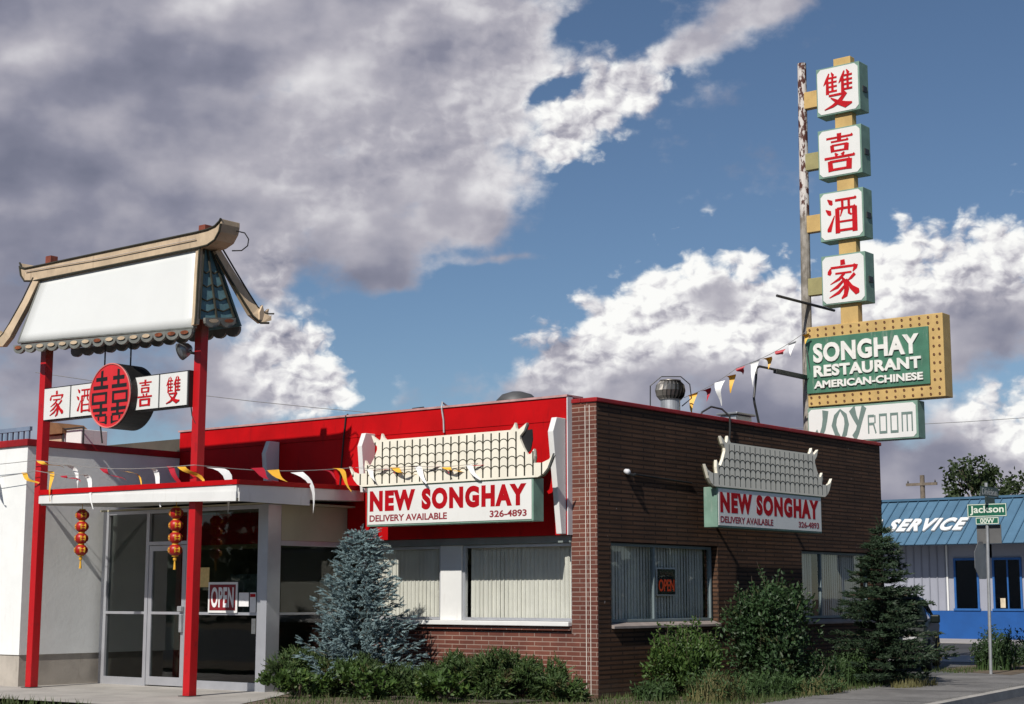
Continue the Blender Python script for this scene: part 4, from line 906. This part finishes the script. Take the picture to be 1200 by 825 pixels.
# ------------------------------------------------------------------ signs and papers on the glass
def paper(name, label, cat, y0, y1, z0, z1, m, group=None):
    return tag(bx(XS - .066, XS - .058, y1, y0, z0, z1).build(name, m), label, cat, group)
os_ = tag(empty('open_sign', (XS - .06, 6.1, 1.46)), 'white bordered dark red OPEN sign on the entrance glass', 'sign')
bx(XS - .075, XS - .06, 5.76, 6.46, 1.225, 1.72).build('border', WHITE, os_, bevel=.003)
bx(XS - .079, XS - .0755, 5.80, 6.42, 1.265, 1.68).build('panel', pmat('dark red card', (.20, .01, .015), .5, .1, 5), os_)
text_part('lettering', 'OPEN', (XS - .0795, 6.38, 1.31), LU, UP, .54, .33, PAPER, os_, space=1.1, bold=.030, depth=.002)
paper('paper_notice', 'yellow paper notice above the OPEN sign on entrance glass', 'notice', 6.69, 6.46, 1.64, 1.96, pmat('yellow paper', (.62, .45, .18), .7, .1, 20), 'notices on the entrance glass')
paper('paper_notice', 'white card directly right of the OPEN sign', 'notice', 5.73, 5.50, 1.33, 1.55, PAPER, 'notices on the entrance glass')
cal_ = paper('paper_notice', 'tall white paper with red heading beside the corner post', 'notice', 5.47, 5.20 + .135, 1.236, 1.55, PAPER, 'notices on the entrance glass')
bx(-.004, 0, -.06, .06, .08, .13).build('heading', LETTER, cal_, local=True).location = (XS - .0675, 5.40, 1.40)
paper('paper_notice', 'cream paper taped low on the glass under the middle rail', 'notice', 5.42, 5.335, .90, 1.14, pmat('cream paper', (.66, .64, .55), .7, .08, 20), 'notices on the entrance glass')
ns = tag(empty('neon_open_sign', (2.06, .12, 1.7)), 'black boxed orange OPEN sign in the side window', 'sign')
bx(1.80, 2.35, .155, .175, 1.50, 1.945).build('case', PAPER, ns, bevel=.01)
bx(1.825, 2.325, .147, .154, 1.525, 1.92).build('panel', BLACK, ns)
text_part('lettering', 'OPEN', (1.845, .146, 1.57), RU, UP, .45, .19, NEON, ns, bold=.02, depth=.004)
tx = text_part('lettering', "WE'RE", (1.87, .146, 1.82), RU, UP, .40, .06, pmat('unlit tubes', (.13, .05, .04), .5, .1, 5), ns, bold=.015, depth=.003)

# ------------------------------------------------------------------ service building over the side street
sb = tag(empty('service_building', (36, 10, 0)), 'blue roofed service shop with lilac siding beyond the street sign', 'shop')
bx(36, 46, -2, 24, 0, .98).build('base_wall', BLUEBASE, sb)
SW = [(10.15, 9.22), (8.72, 7.66)]
b = MB(); b.box(36.02, 46, 10.42, 24, .983, 3.45); b.box(36.05, 46, 10.15, 10.417, .983, 3.45); b.box(36.05, 46, 8.72, 9.22, .983, 3.45); b.box(36.05, 46, -2, 7.66, .983, 3.45); b.box(36.05, 46, 7.66, 10.15, 2.83, 3.45)
b.build('wall', SIDING, sb)
b = MB()
for i in range(44): b.box(35.99, 36.018, 10.45 + i * .30, 10.49 + i * .30, .985, 3.40)
b.build('siding_battens', pmat('siding joint', (.22, .23, .27), .7, .06, 2), sb)
bx(35.985, 36.02, 10.36, 10.42, .985, 3.40).build('corner_trim', WHITE, sb)
for ya, yb in SW:
    m = MB(); m.box(36.0, 36.1, yb, yb + .07, 1.0, 2.83); m.box(36.0, 36.1, ya - .07, ya, 1.0, 2.83); m.box(36.0, 36.1, yb + .07, ya - .07, 2.75, 2.83); m.box(35.96, 36.1, yb - .03, ya + .03, .985, 1.06)
    if yb < 8: m.box(36.01, 36.09, 8.15, 8.2, 1.06, 2.75)
    w = m.build('window', BLUETRIM, sb)
    bx(36.05, 36.06, yb + .07, ya - .07, 1.06, 2.75).build('glass', GLASSC, w)
    bx(36.3, 36.34, yb, ya, .99, 2.82).build('backing', DARKINT, w)
bx(36.0, 36.02, 8.28, 8.46, 1.09, 1.42).build('window_notice', pmat('orange and white card', (.6, .5, .35), .6, .3, 3), sb)
b = MB(); b.prism([(34.75, 3.30), (37.0, 4.97), (46.5, 4.97), (46.5, 3.34)], (0, 24.3, 0), RU, UP, 26.6); b.build('roof', BLUEROOF, sb)
b = MB(); ny = 66
for i in range(ny):
    y = -2.2 + i * .40; b.hexa([(34.735, y, 3.305), (34.735, y + .035, 3.305), (36.99, y + .035, 4.98), (36.99, y, 4.98), (34.715, y, 3.325), (34.715, y + .035, 3.325), (36.97, y + .035, 5.0), (36.97, y, 5.0)])
b.build('roof_seams', pmat('blue roof seam', (.058, .125, .195), .45, .1, 1), sb)
bx(36.9, 37.2, -2.32, 24.32, 4.975, 5.06).build('ridge_cap', MATS['blue roof seam'], sb)
for s, ya, yb in (('SERVICE', 12.40, 9.45), ('E', 13.15, 12.78)):
    L_ = text_part('lettering', s, (35.34, ya, 3.77), LU, (.62, -.012, .47), ya - yb, 1.0, WHITE, sb, bold=.05, depth=.05, shear=.16, space=1.22)
bx(36.5, 36.55, 13.2, 13.25, 4.9, 6.0).build('aerial', DARKMETAL, sb)

# ------------------------------------------------------------------ street signs
st = tag(empty('street_sign', (12.4, -.90, 0)), 'grey steel post with green street name plates and backs of traffic signs', 'street sign')
MB().tube([(12.4, -.87, -.12), (12.4, -.94, 3.8)], .033, 10).build('post', GALV, st)
def plate(name, xyz, along, w, h, m, text, tm, tw, th):
    x, y, z = xyz
    if along == 'y':
        p = bx(x - .05, x - .042, y - w / 2, y + w / 2, z - h / 2, z + h / 2).build(name, m, st, bevel=.002)
        r = MB()
        for a, c, e, f in ((-w / 2 + .008, w / 2 - .008, h / 2 - .022, h / 2 - .008), (-w / 2 + .008, w / 2 - .008, -h / 2 + .008, -h / 2 + .022), (-w / 2 + .008, -w / 2 + .022, -h / 2 + .022, h / 2 - .022), (w / 2 - .022, w / 2 - .008, -h / 2 + .022, h / 2 - .022)): r.box(x - .053, x - .0502, y + a, y + c, z + e, z + f)
        r.build('border', tm, p)
        if text: text_part('lettering', text, (x - .0505, y + tw / 2, z - th / 2), LU, UP, tw, th, tm, p, bold=.02, depth=.003)
    else:
        p = bx(x - w / 2, x + w / 2, y - .05, y - .042, z - h / 2, z + h / 2).build(name, m, st, bevel=.002)
        if text: text_part('lettering', text, (x - tw / 2, y - .0505, z - th / 2), RU, UP, tw, th, tm, p, bold=.02, depth=.003)
    return p
GS = pmat('shaded name plate', (.05, .075, .06), .5, .1, 5)  # greyed street sign green; plate and lettering carry their shade in the colour
plate('name_plate', (12.4, -.95, 3.235), 'y', .84, .27, GREENSIGN, 'Jackson', SIGNTEXT, .72, .19)
plate('block_plate', (12.4, -.95, 3.02), 'y', .50, .15, GREENSIGN, '00W', SIGNTEXT, .30, .10)
plate('name_plate', (12.42, -.95, 3.61), 'x', .92, .20, GS, 'Division', pmat('shaded sign lettering', (.36, .37, .36), .5, .05, 8), .78, .14)
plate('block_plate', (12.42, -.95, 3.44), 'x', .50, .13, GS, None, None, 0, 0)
bx(12.44, 12.45, -1.20, -.68, 2.56, 2.94).build('sign_back', pmat('sign back metal', (.13, .13, .13), .6, .1, 4, metal=.3), st)
MB().prism([(.38 * math.cos(R(22.5 + 45 * k)) / .924, .38 * math.sin(R(22.5 + 45 * k)) / .924) for k in range(8)], (12.36, -.80, 2.22), RU, UP, .006).build('stop_sign_back', pmat('aluminium back', (.26, .27, .28), .5, .1, 4, metal=.4), st)

st.location = (11.10, -1.44, .06); st.scale = (.96, .96, .96)

# ------------------------------------------------------------------ parked car behind the spruce
cr_ = tag(empty('parked_car', (12.6, 1.33, 0)), 'dark green car parked behind the tall dark spruce', 'car')
cr_.rotation_euler = (0, 0, R(20.5))
def carb(name, prof, m, parent, x_w, bevel=.03):
    """prof: (along, height, half width) ring closed by symmetry"""
    k = len(prof); vs = [(x, w, z) for x, z, w in prof] + [(x, -w, z) for x, z, w in prof]
    fs = [tuple(range(k)), tuple(range(2 * k - 1, k - 1, -1))] + [(i, k + i, k + (i + 1) % k, (i + 1) % k) for i in range(k)]
    return MB().add(vs, fs).build(name, m, parent, bevel=bevel, local=True)
body = carb('body', [(-2.1, .28, .78), (2.1, .28, .78), (2.15, .6, .82), (2.05, .92, .84), (1.2, .98, .85), (-1.0, 1.0, .86), (-1.95, .92, .84), (-2.15, .6, .82)], CARPAINT, cr_, 0, .06)
carb('cabin', [(-1.35, .98, .80), (1.25, .98, .80), (.55, 1.46, .62), (-.65, 1.50, .62)], CARPAINT, cr_, 0, .05)
def pane(pts, name='window'): MB().add(pts, [tuple(range(len(pts)))]).build(name, GLASSC, cr_, local=True)
pane([(-1.33, -.66, 1.04), (-1.33, .66, 1.04), (-.74, .54, 1.44), (-.74, -.54, 1.44)], 'windscreen')
pane([(1.25, .66, 1.04), (1.25, -.66, 1.04), (.66, -.54, 1.42), (.66, .54, 1.42)], 'windscreen')
for s in (-1, 1):
    pane([(-1.1, s * .80, 1.04), (1.0, s * .80, 1.04), (.5, s * .655, 1.42), (-.6, s * .655, 1.42)])
    mr = MB().box(-.95, -.80, s * .84, s * 1.03, .95, 1.12); mr.build('mirror', CARPAINT, cr_, bevel=.03, local=True)
    bx(-2.17, -2.10, s * .48 - .17, s * .48 + .17, .62, .78).build('headlight', pmat('lamp glass', (.5, .5, .5), .1, .05, 2), cr_, bevel=.01, local=True)
    for x in (-1.3, 1.3):
        w = MB().lathe([(.18, -.1), (.30, -.1), (.32, -.06), (.32, .06), (.30, .1), (.18, .1)], (x, s * .76, .32), 24, (0, 1, 0)).build('wheel', RUBBER, cr_, local=True)
        MB().lathe([(0, -.09), (.19, -.09), (.19, .09), (0, .09)], (x, s * .765, .32), 20, (0, 1, 0)).build('rim', GREYMETAL, w, local=True)
bx(-2.22, -2.12, -.80, .80, .36, .52).build('bumper', BLACK, cr_, bevel=.03, local=True)

# ------------------------------------------------------------------ utility pole, wires
up = tag(empty('utility_pole', (60, 22.1, 0)), 'wooden utility pole with crossarm rising behind the blue roof', 'utility pole')
MB().tube([(60, 22.15, 0), (60, 22.15, 7.7)], [.16, .12], 10).build('pole', WOOD, up)
bx(59.85, 59.95, 21.3, 23.0, 7.16, 7.30).build('crossarm', WOOD, up)
for y in (21.4, 22.9): MB().lathe([(.03, 0), (.05, .06), (.02, .14)], (59.9, y, 7.30), 8).build('insulator', DARKMETAL, up)
def wire(label, a, b2, sag, r=.012):
    a, b2 = Vector(a), Vector(b2); pts = []
    for i in range(17):
        t = i / 16; p = lerp(a, b2, t); p.z -= sag * 4 * t * (1 - t); pts.append(p)
    return tag(MB().tube(pts, r, 5).build('power_line', CORD), label, 'cable', 'overhead wires')
wire('faint overhead wire running above the red fascia toward the sign pole', (14, 34, 9.2), (44, 8.0, 8.6), 1.2)
wire('thin overhead wire crossing low behind the left pagoda sign', (-2, 40, 8.6), (26, 30, 6.0), .8)

# ------------------------------------------------------------------ vegetation
rnd = random.Random(11)
def rv3(): 
    while True:
        v = Vector((rnd.uniform(-1, 1), rnd.uniform(-1, 1), rnd.uniform(-1, 1)))
        if .05 < v.length < 1: return v.normalized()
def leaf(b, p, d, L, W, up=None):
    d = d.normalized(); s = d.cross(up or rv3())
    if s.length < .05: s = d.orthogonal()
    s = s.normalized() * W * .5; m = p + d * L * .45; k = d.cross(s).normalized() * L * .08
    b.add([p, m + s + k, p + d * L, m - s + k], [(0, 1, 2, 3)])
def spray(b, p, d, L, R_, n, nl, core=True):
    """a conifer shoot: core with needles all round"""
    d = d.normalized(); a = d.orthogonal().normalized(); c = d.cross(a)
    if core:
        r = R_ * .30; m = p + d * L * .4
        b.add([p] + [m + (a * math.cos(t) + c * math.sin(t)) * r for t in (0, 2.1, 4.2)] + [p + d * L], [(0, 1, 2), (0, 2, 3), (0, 3, 1), (4, 2, 1), (4, 3, 2), (4, 1, 3)])
    for i in range(n):
        t = rnd.uniform(.05, 1); an = rnd.uniform(0, 6.283); rad = a * math.cos(an) + c * math.sin(an)
        q = p + d * L * t; tip = q + (rad * .85 + d * .65).normalized() * nl * (1 - .35 * t); w = d.cross(rad) * nl * .15
        b.add([q - w, q + w, tip], [(0, 1, 2)])
SPRUCEB = leaf_mat('blue spruce needles', (.175, .25, .26), .5, .6, .08)
SPRUCED = leaf_mat('dark spruce needles', (.022, .042, .020), .5, .6, .06, tip=(.050, .075, .030))
JUNI = leaf_mat('juniper foliage', (.040, .075, .018), .55, .6, .12, tip=(.13, .145, .045), dead=(.085, .05, .022))
LEAFD = leaf_mat('dark shrub leaves', (.030, .062, .022), .55, .5, .2, tip=(.07, .12, .04), dead=(.06, .055, .02))
LEAFY = leaf_mat('bright shrub leaves', (.050, .095, .020), .5, .5, .22, tip=(.16, .22, .05))
WEED = leaf_mat('weed leaves', (.045, .085, .025), .5, .6, .2)
DRYG = leaf_mat('dry grass blades', (.15, .14, .055), .45, .7, .2)
GRASS = leaf_mat('grass blades', (.055, .085, .022), .5, .7, .2, tip=(.16, .14, .06))
TREEL = leaf_mat('tree leaves', (.035, .055, .018), .5, .6, .2)

def conifer(name, label, loc, H, R0, m, whorls, per, shoot, needle, nn, taper=1.0, group=None, lift=.25, sub=5, base=.06, gap=0.0, lead=.12, rag=.28, step=.055, fat=.35):
    e = tag(empty(name, loc), label, 'tree', group); o = Vector(loc)
    MB().tube([o, o + Vector((0, 0, H * .5)), o + Vector((.02, 0, H * .97))], [.05 * H / 2.2, .03 * H / 2.2, .006], 8).build('trunk', BARK, e)
    b = MB(); br = MB()
    for w in range(whorls):
        t = (w + rnd.uniform(-.2, .2)) / whorls; z = H * (base + (1 - base) * max(0, t) ** .93)
        Rr = R0 * (1 - max(0, t)) ** taper + .03
        for k in range(per):
            if rnd.random() < gap: continue
            a = 2 * math.pi * (k + rnd.random() * .9) / per + w * 1.3; L = Rr * rnd.uniform(1 - rag, 1 + rag * .6)
            dirh = Vector((math.cos(a), math.sin(a), 0)); st_ = o + Vector((0, 0, z)); pts = []
            for j in range(5):
                s = j / 4; pts.append(st_ + dirh * L * s + Vector((0, 0, L * (lift * s * s * 1.2 - .10 * s))))
            br.tube(pts, [.012, .010, .008, .006, .003], 4, cap=False)
            n = max(2, int(L / step))
            for j in range(n):
                s = (j + 1) / n; i0 = min(3, int(s * 4)); p = lerp(pts[i0], pts[i0 + 1], s * 4 - i0) if s < 1 else pts[4]
                for sd in range(sub):
                    side = dirh.cross(Vector((0, 0, 1))) * rnd.uniform(-1, 1); d = (dirh * rnd.uniform(.4, 1) + side * 1.1 + Vector((0, 0, rnd.uniform(-.25, .55)))).normalized()
                    spray(b, p + rv3() * .03, d, shoot * rnd.uniform(.7, 1.25) * (.8 + .4 * (1 - s)), shoot * fat, nn, needle)
    for k in range(8): spray(b, o + Vector((0, 0, H * (.90 + .012 * k))), Vector((rnd.uniform(-.5, .5), rnd.uniform(-.5, .5), 1)), lead, .03, nn, needle)
    br.build('branches', BARK, e); b.build('needles', m, e)
    return e
conifer('blue_spruce', 'silvery blue spruce in front of the entrance windows', (-1.35, 3.55, 0), 2.55, .80, SPRUCEB, 17, 11, .16, .036, 30, taper=.66, sub=4, rag=.30, step=.080, fat=.28, gap=.0, lift=.35)
conifer('spruce_tree', 'tall dark green spruce at the far end of the brick wall', (6.35, -1.5, 0), 2.72, .95, SPRUCED, 20, 11, .14, .042, 9, taper=.78, sub=5, lift=.10, gap=.14, rag=.5, lead=.30)

def shrub(name, label, loc, rx, ry, H, m, n, L, W, cat='shrub', group=None, upb=.3, stems=6, twiggy=0.0, holes=.35, bot=.0, shootw=False, lob=9, lsz=(.30, .52)):
    e = tag(empty(name, loc), label, cat, group); o = Vector(loc); st_ = MB(); b = MB(); tips = []
    for i in range(stems):
        a = 2 * math.pi * (i + rnd.random()) / stems; r = math.sqrt(rnd.random()); top = o + Vector((rx * .75 * r * math.cos(a), ry * .75 * r * math.sin(a), H * rnd.uniform(.50, .72)))
        mid = o + Vector((rx * .35 * math.cos(a), ry * .35 * math.sin(a), H * .4)); st_.tube([o + rv3() * .03, mid, top], [.018, .011, .004], 5)
    cl = []
    nc = max(10, int(n / 55)); lobes = []
    for i in range(lob):
        a = 2 * math.pi * (i + rnd.random()) / lob; q = rnd.uniform(.15, .85)
        lobes.append((Vector((rx * q * math.cos(a), ry * q * math.sin(a), H * rnd.uniform(.22, .78) * (1 - .30 * q))), rnd.uniform(*lsz)))
    for i in range(nc):
        d = rv3(); lc, lr = rnd.choice(lobes); rr = rnd.uniform(.2, 1.0) ** .5 * lr
        p = o + lc + Vector((d.x * rx * rr, d.y * ry * rr, d.z * H * .62 * rr)); p.z = max(p.z, o.z + .04 + bot * H * .4 * rnd.random())
        cl.append((p, rnd.uniform(.08, .24) * (rx + H) / 1.8, d))
    for (c, r, d0) in cl:
        if rnd.random() < holes * .3: continue
        for j in range(int(n / nc)):
            q = rv3() * r * rnd.random() ** .4; p = c + Vector((q.x, q.y, q.z * .8))
            if p.z < o.z + .02: p.z = o.z + .02 + rnd.random() * .1
            d = (d0 * .6 + rv3() * .9 + Vector((0, 0, upb))).normalized()
            if shootw: spray(b, p, d, L * rnd.uniform(.6, 1.3), L * .34, 6, L * .36)
            else: leaf(b, p, d, L * rnd.uniform(.6, 1.3), W * rnd.uniform(.7, 1.2))
        if twiggy and rnd.random() < twiggy:
            up_ = Vector((rnd.uniform(-.3, .3), rnd.uniform(-.3, .3), 1)); kk = rnd.randint(8, 18); st_.tube([c, c + up_ * (r * .6 + kk * .024)], [.005, .002], 4)
            for k in range(kk * 2):
                p = c + up_ * (r * .4 + k * .012) + rv3() * .02; leaf(b, p, (rv3() + Vector((0, 0, .5))).normalized(), L * .85, W * .8)
    st_.build('stems', BARK, e); b.build('foliage', m, e); return e
JG = 'juniper bushes along the front brick wall'
shrub('juniper_bush', 'olive juniper bush at the foot of the glass corner post', (-1.55, 4.55, 0), .62, .75, .60, JUNI, 4200, .15, .05, group=JG, shootw=True, holes=.2, lob=14, twiggy=.0, upb=.45)
shrub('juniper_bush', 'dark juniper bush under the blue spruce', (-1.75, 3.25, 0), .55, .75, .55, JUNI, 4200, .15, .05, group=JG, shootw=True, holes=.2, lob=14, twiggy=.0, upb=.45)
shrub('juniper_bush', 'wide spreading juniper bush near the brick building corner', (-.85, 1.25, 0), .62, 1.25, .74, JUNI, 7500, .15, .05, group=JG, shootw=True, holes=.15, lob=20, upb=.45)
shrub('juniper_bush', 'low juniper spray touching the brick corner', (-.75, .25, 0), .35, .50, .30, JUNI, 1300, .13, .05, group=JG, shootw=True)
BG = 'broadleaf plants before the junipers'
for (x, y, lab) in ((-2.6, 3.6, 'broad leaved plant below the left juniper bush'), (-2.3, 2.55, 'broad leaved plant between two juniper bushes'), (-1.9, 1.35, 'broad leaved plant in front of the wide juniper')):
    shrub('leafy_plant', lab, (x, y, 0), .48, .48, .50, LEAFY, 1100, .10, .06, 'plant', BG, upb=.5, stems=4)
shrub('juniper_bush', 'low juniper bush filling the gap right of the blue spruce', (-1.15, 2.45, 0), .5, .6, .48, JUNI, 3000, .15, .05, group=JG, shootw=True, holes=.2, lob=12, upb=.45)
shrub('leafy_shrub', 'bright green shrub under the orange sign window', (1.35, -.72, 0), .68, .48, 1.42, LEAFY, 6500, .085, .042, group=None, upb=.7, twiggy=.4, stems=11, lob=14, lsz=(.18, .42))
shrub('overgrown_bush', 'big dark bush with bare stems between the side windows', (3.65, -.85, 0), .98, .60, 2.15, LEAFD, 10500, .085, .05, upb=.4, twiggy=.30, stems=14, bot=.15, lob=22, lsz=(.13, .34))
shrub('leafy_shrub', 'small dark shrub at the foot of the big bush', (4.05, -1.35, 0), .5, .35, .62, LEAFD, 1700, .075, .045, upb=.5, twiggy=.3)
def tuft(name, label, loc, rx, ry, H, m, n, w=.012, cat='weeds', group=None, leafy=0, lm=None):
    e = tag(empty(name, loc), label, cat, group); o = Vector(loc); b = MB(); lf = MB()
    for i in range(n):
        a = rnd.uniform(0, 6.283); r = math.sqrt(rnd.random()); p = o + Vector((rx * r * math.cos(a), ry * r * math.sin(a), 0)); h = H * rnd.uniform(.45, 1.0) * (1 - .35 * r)
        lean = Vector((rnd.uniform(-.4, .4), rnd.uniform(-.4, .4), 0)) * h; s = Vector((math.cos(a + 1.57), math.sin(a + 1.57), 0)) * w
        p1 = p + Vector((0, 0, h * .55)) + lean * .3; p2 = p + Vector((0, 0, h)) + lean
        b.add([p - s, p + s, p1 + s * .7, p1 - s * .7, p2], [(0, 1, 2, 3), (3, 2, 4)])
        for k in range(leafy): 
            t = rnd.uniform(.25, 1); q = lerp(p, p2, t); leaf(lf, q, rv3() + Vector((0, 0, .4)), .075, .03)
    b.build('blades', m, e)
    if leafy: lf.build('leaves', lm or m, e)
    return e
WG = 'weeds along the side wall'
tuft('weed_clump', 'dry grassy clump below the bright shrub near the corner', (.75, -1.55, 0), .55, .4, .55, DRYG, 420, .010, group=WG, leafy=2, lm=WEED)
tuft('weed_clump', 'green weed clump at the foot of the bright shrub', (.35, -.75, 0), .35, .3, .38, WEED, 150, .012, group=WG, leafy=4)
tuft('weed_clump', 'weedy tangle between bright shrub and big bush', (2.25, -1.55, 0), .6, .4, .48, WEED, 260, .010, group=WG, leafy=5)
tuft('weed_clump', 'short yellowed weeds before the big bush', (3.2, -1.9, 0), .6, .3, .36, DRYG, 220, .010, group=WG, leafy=3, lm=WEED)
tuft('weed_clump', 'feathery green weeds under the far side window', (5.7, -1.05, 0), .55, .40, .72, WEED, 260, .012, group=WG, leafy=7)
tuft('weed_clump', 'pale grass skirt around the dark spruce', (6.1, -2.15, 0), .75, .25, .20, DRYG, 260, .010, group=WG)
LG = 'weeds at the edge of the lot'
tuft('weed_bush', 'tall bushy weeds around the street sign post', (13.1, -.75, 0), .55, .45, 1.05, WEED, 230, .014, group=LG, leafy=12, lm=LEAFD)
tuft('weed_bush', 'bushy weeds right of the street sign at the frame edge', (13.6, -1.55, 0), .6, .4, 1.0, WEED, 230, .014, group=LG, leafy=12, lm=LEAFD)
for (x, y, h, lab) in ((12.1, .45, 1.25, 'tall dry weed stalk left of the street sign'), (12.3, .25, 1.1, 'second thin weed stalk beside the tallest one')):
    tuft('weed_stalk', lab, (x, y, 0), .05, .05, h, DRYG, 6, .010, group='weed stalks in the lot', leafy=9, lm=DRYG)
tuft('weed_bush', 'small green weed left of the weed stalks', (12.6, 1.0, 0), .18, .18, .45, WEED, 40, .012, group=LG, leafy=6)
# ground cover
b = MB()
def gcover(x0, x1, y0, y1, n, h):
    for i in range(n):
        x, y = rnd.uniform(x0, x1), rnd.uniform(y0, y1)
        if y > -.05 and x > -.05 and y < 4.6: continue
        if y < S0(x) + 2.02: continue
        if x < -2.2 and y > 2.5 + (x + 5.2) * .5: continue
        p = Vector((x, y, -.01)); hh = h * rnd.uniform(.4, 1.2); a = rnd.uniform(0, 6.28); s = Vector((math.cos(a), math.sin(a), 0)) * .008; l = Vector((rnd.uniform(-.5, .5), rnd.uniform(-.5, .5), 1)) * hh
        b.add([p - s, p + s, p + l], [(0, 1, 2)])
gcover(-4.2, 0, -3, 4.5, 5000, .10); gcover(0, 9, -2.6, 0, 7000, .10); gcover(11, 16, -1.5, .6, 2500, .10)
for i in range(2200):
    x = rnd.uniform(-9.8, -5.7); y = rnd.uniform(4.2, 12) if i % 3 else rnd.uniform(5.6, 7.6)
    p = Vector((x, y, -.01)); hh = .12 * rnd.uniform(.4, 1.2); s = Vector((.006, -.006, 0)); l = Vector((rnd.uniform(-.5, .5), rnd.uniform(-.5, .5), 1)) * hh
    b.add([p - s, p + s, p + l], [(0, 1, 2)])
for i in range(700):
    x = rnd.uniform(0, 14); p = Vector((x, S0(x) + rnd.uniform(-.0, .25) * rnd.random(), .0)); l = Vector((rnd.uniform(-.5, .5), rnd.uniform(-.5, .5), 1)) * rnd.uniform(.03, .12); s = Vector((.007, .003, 0))
    b.add([p - s, p + s, p + l], [(0, 1, 2)])
tag(b.build('grass', GRASS), 'thin grass and weeds over the beds and kerb edge', 'grass', kind='stuff')

# broadleaf trees
def tree(name, label, loc, H, cr, m, n, leafL, clumps, group=None, zc=.68, zr=.32):
    e = tag(empty(name, loc), label, 'tree', group); o = Vector(loc); t = MB(); b = MB()
    t.tube([o, o + Vector((.1, .1, H * .3)), o + Vector((0, .2, H * .6))], [H * .03, H * .022, H * .012], 8)
    for i in range(clumps):
        d = rv3(); rr = rnd.uniform(.35, 1.0); c = o + Vector((d.x * cr * rr, d.y * cr * rr, H * zc + d.z * H * zr * rr)); r = rnd.uniform(.14, .30) * cr
        t.tube([o + Vector((0, .1, H * rnd.uniform(.3, .55))), lerp(o + Vector((0, 0, H * .6)), c, .6), c], [H * .010, H * .006, H * .002], 5)
        for j in range(int(n / clumps)):
            q = rv3() * r * rnd.random() ** .45; leaf(b, c + Vector((q.x, q.y, q.z * .75)), rv3() + Vector((0, 0, -.1)), leafL * rnd.uniform(.6, 1.3), leafL * .6)
    t.build('trunk', BARK, e); b.build('crown', m, e); return e
tree('broadleaf_tree', 'dark leafy tree standing behind the blue roofed shop', (60, 18.6, 0), 8.7, 2.7, TREEL, 3600, .28, 46, zc=.72, zr=.26)
tree('broadleaf_tree', 'sparse tree top at the right edge behind the blue roof', (61, 15.9, 0), 7.3, 1.5, TREEL, 900, .28, 14, zc=.80, zr=.16)
# the row of trees over the road, mirrored in the shop glass
b = MB()
for (xa, ya, xb, yb, n, hh) in ((-58, -30, -58, 110, 52, 9.0), (-30, -48, 70, -44, 44, 8.0)):
    for i in range(n):
        t = i / n; c = Vector((lerp(xa, xb, t) + rnd.uniform(-3, 3), lerp(ya, yb, t) + rnd.uniform(-3, 3), 0)); h = hh * rnd.uniform(.35, 1.0)
        for j in range(150):
            d = rv3(); p = c + Vector((d.x * 2.4, d.y * 2.4, h * .5 + d.z * h * .5)); leaf(b, p, rv3(), 1.3, 1.0)
tag(b.build('distant_woodland', TREEL), 'far row of dark trees over the road', 'trees', kind='stuff')
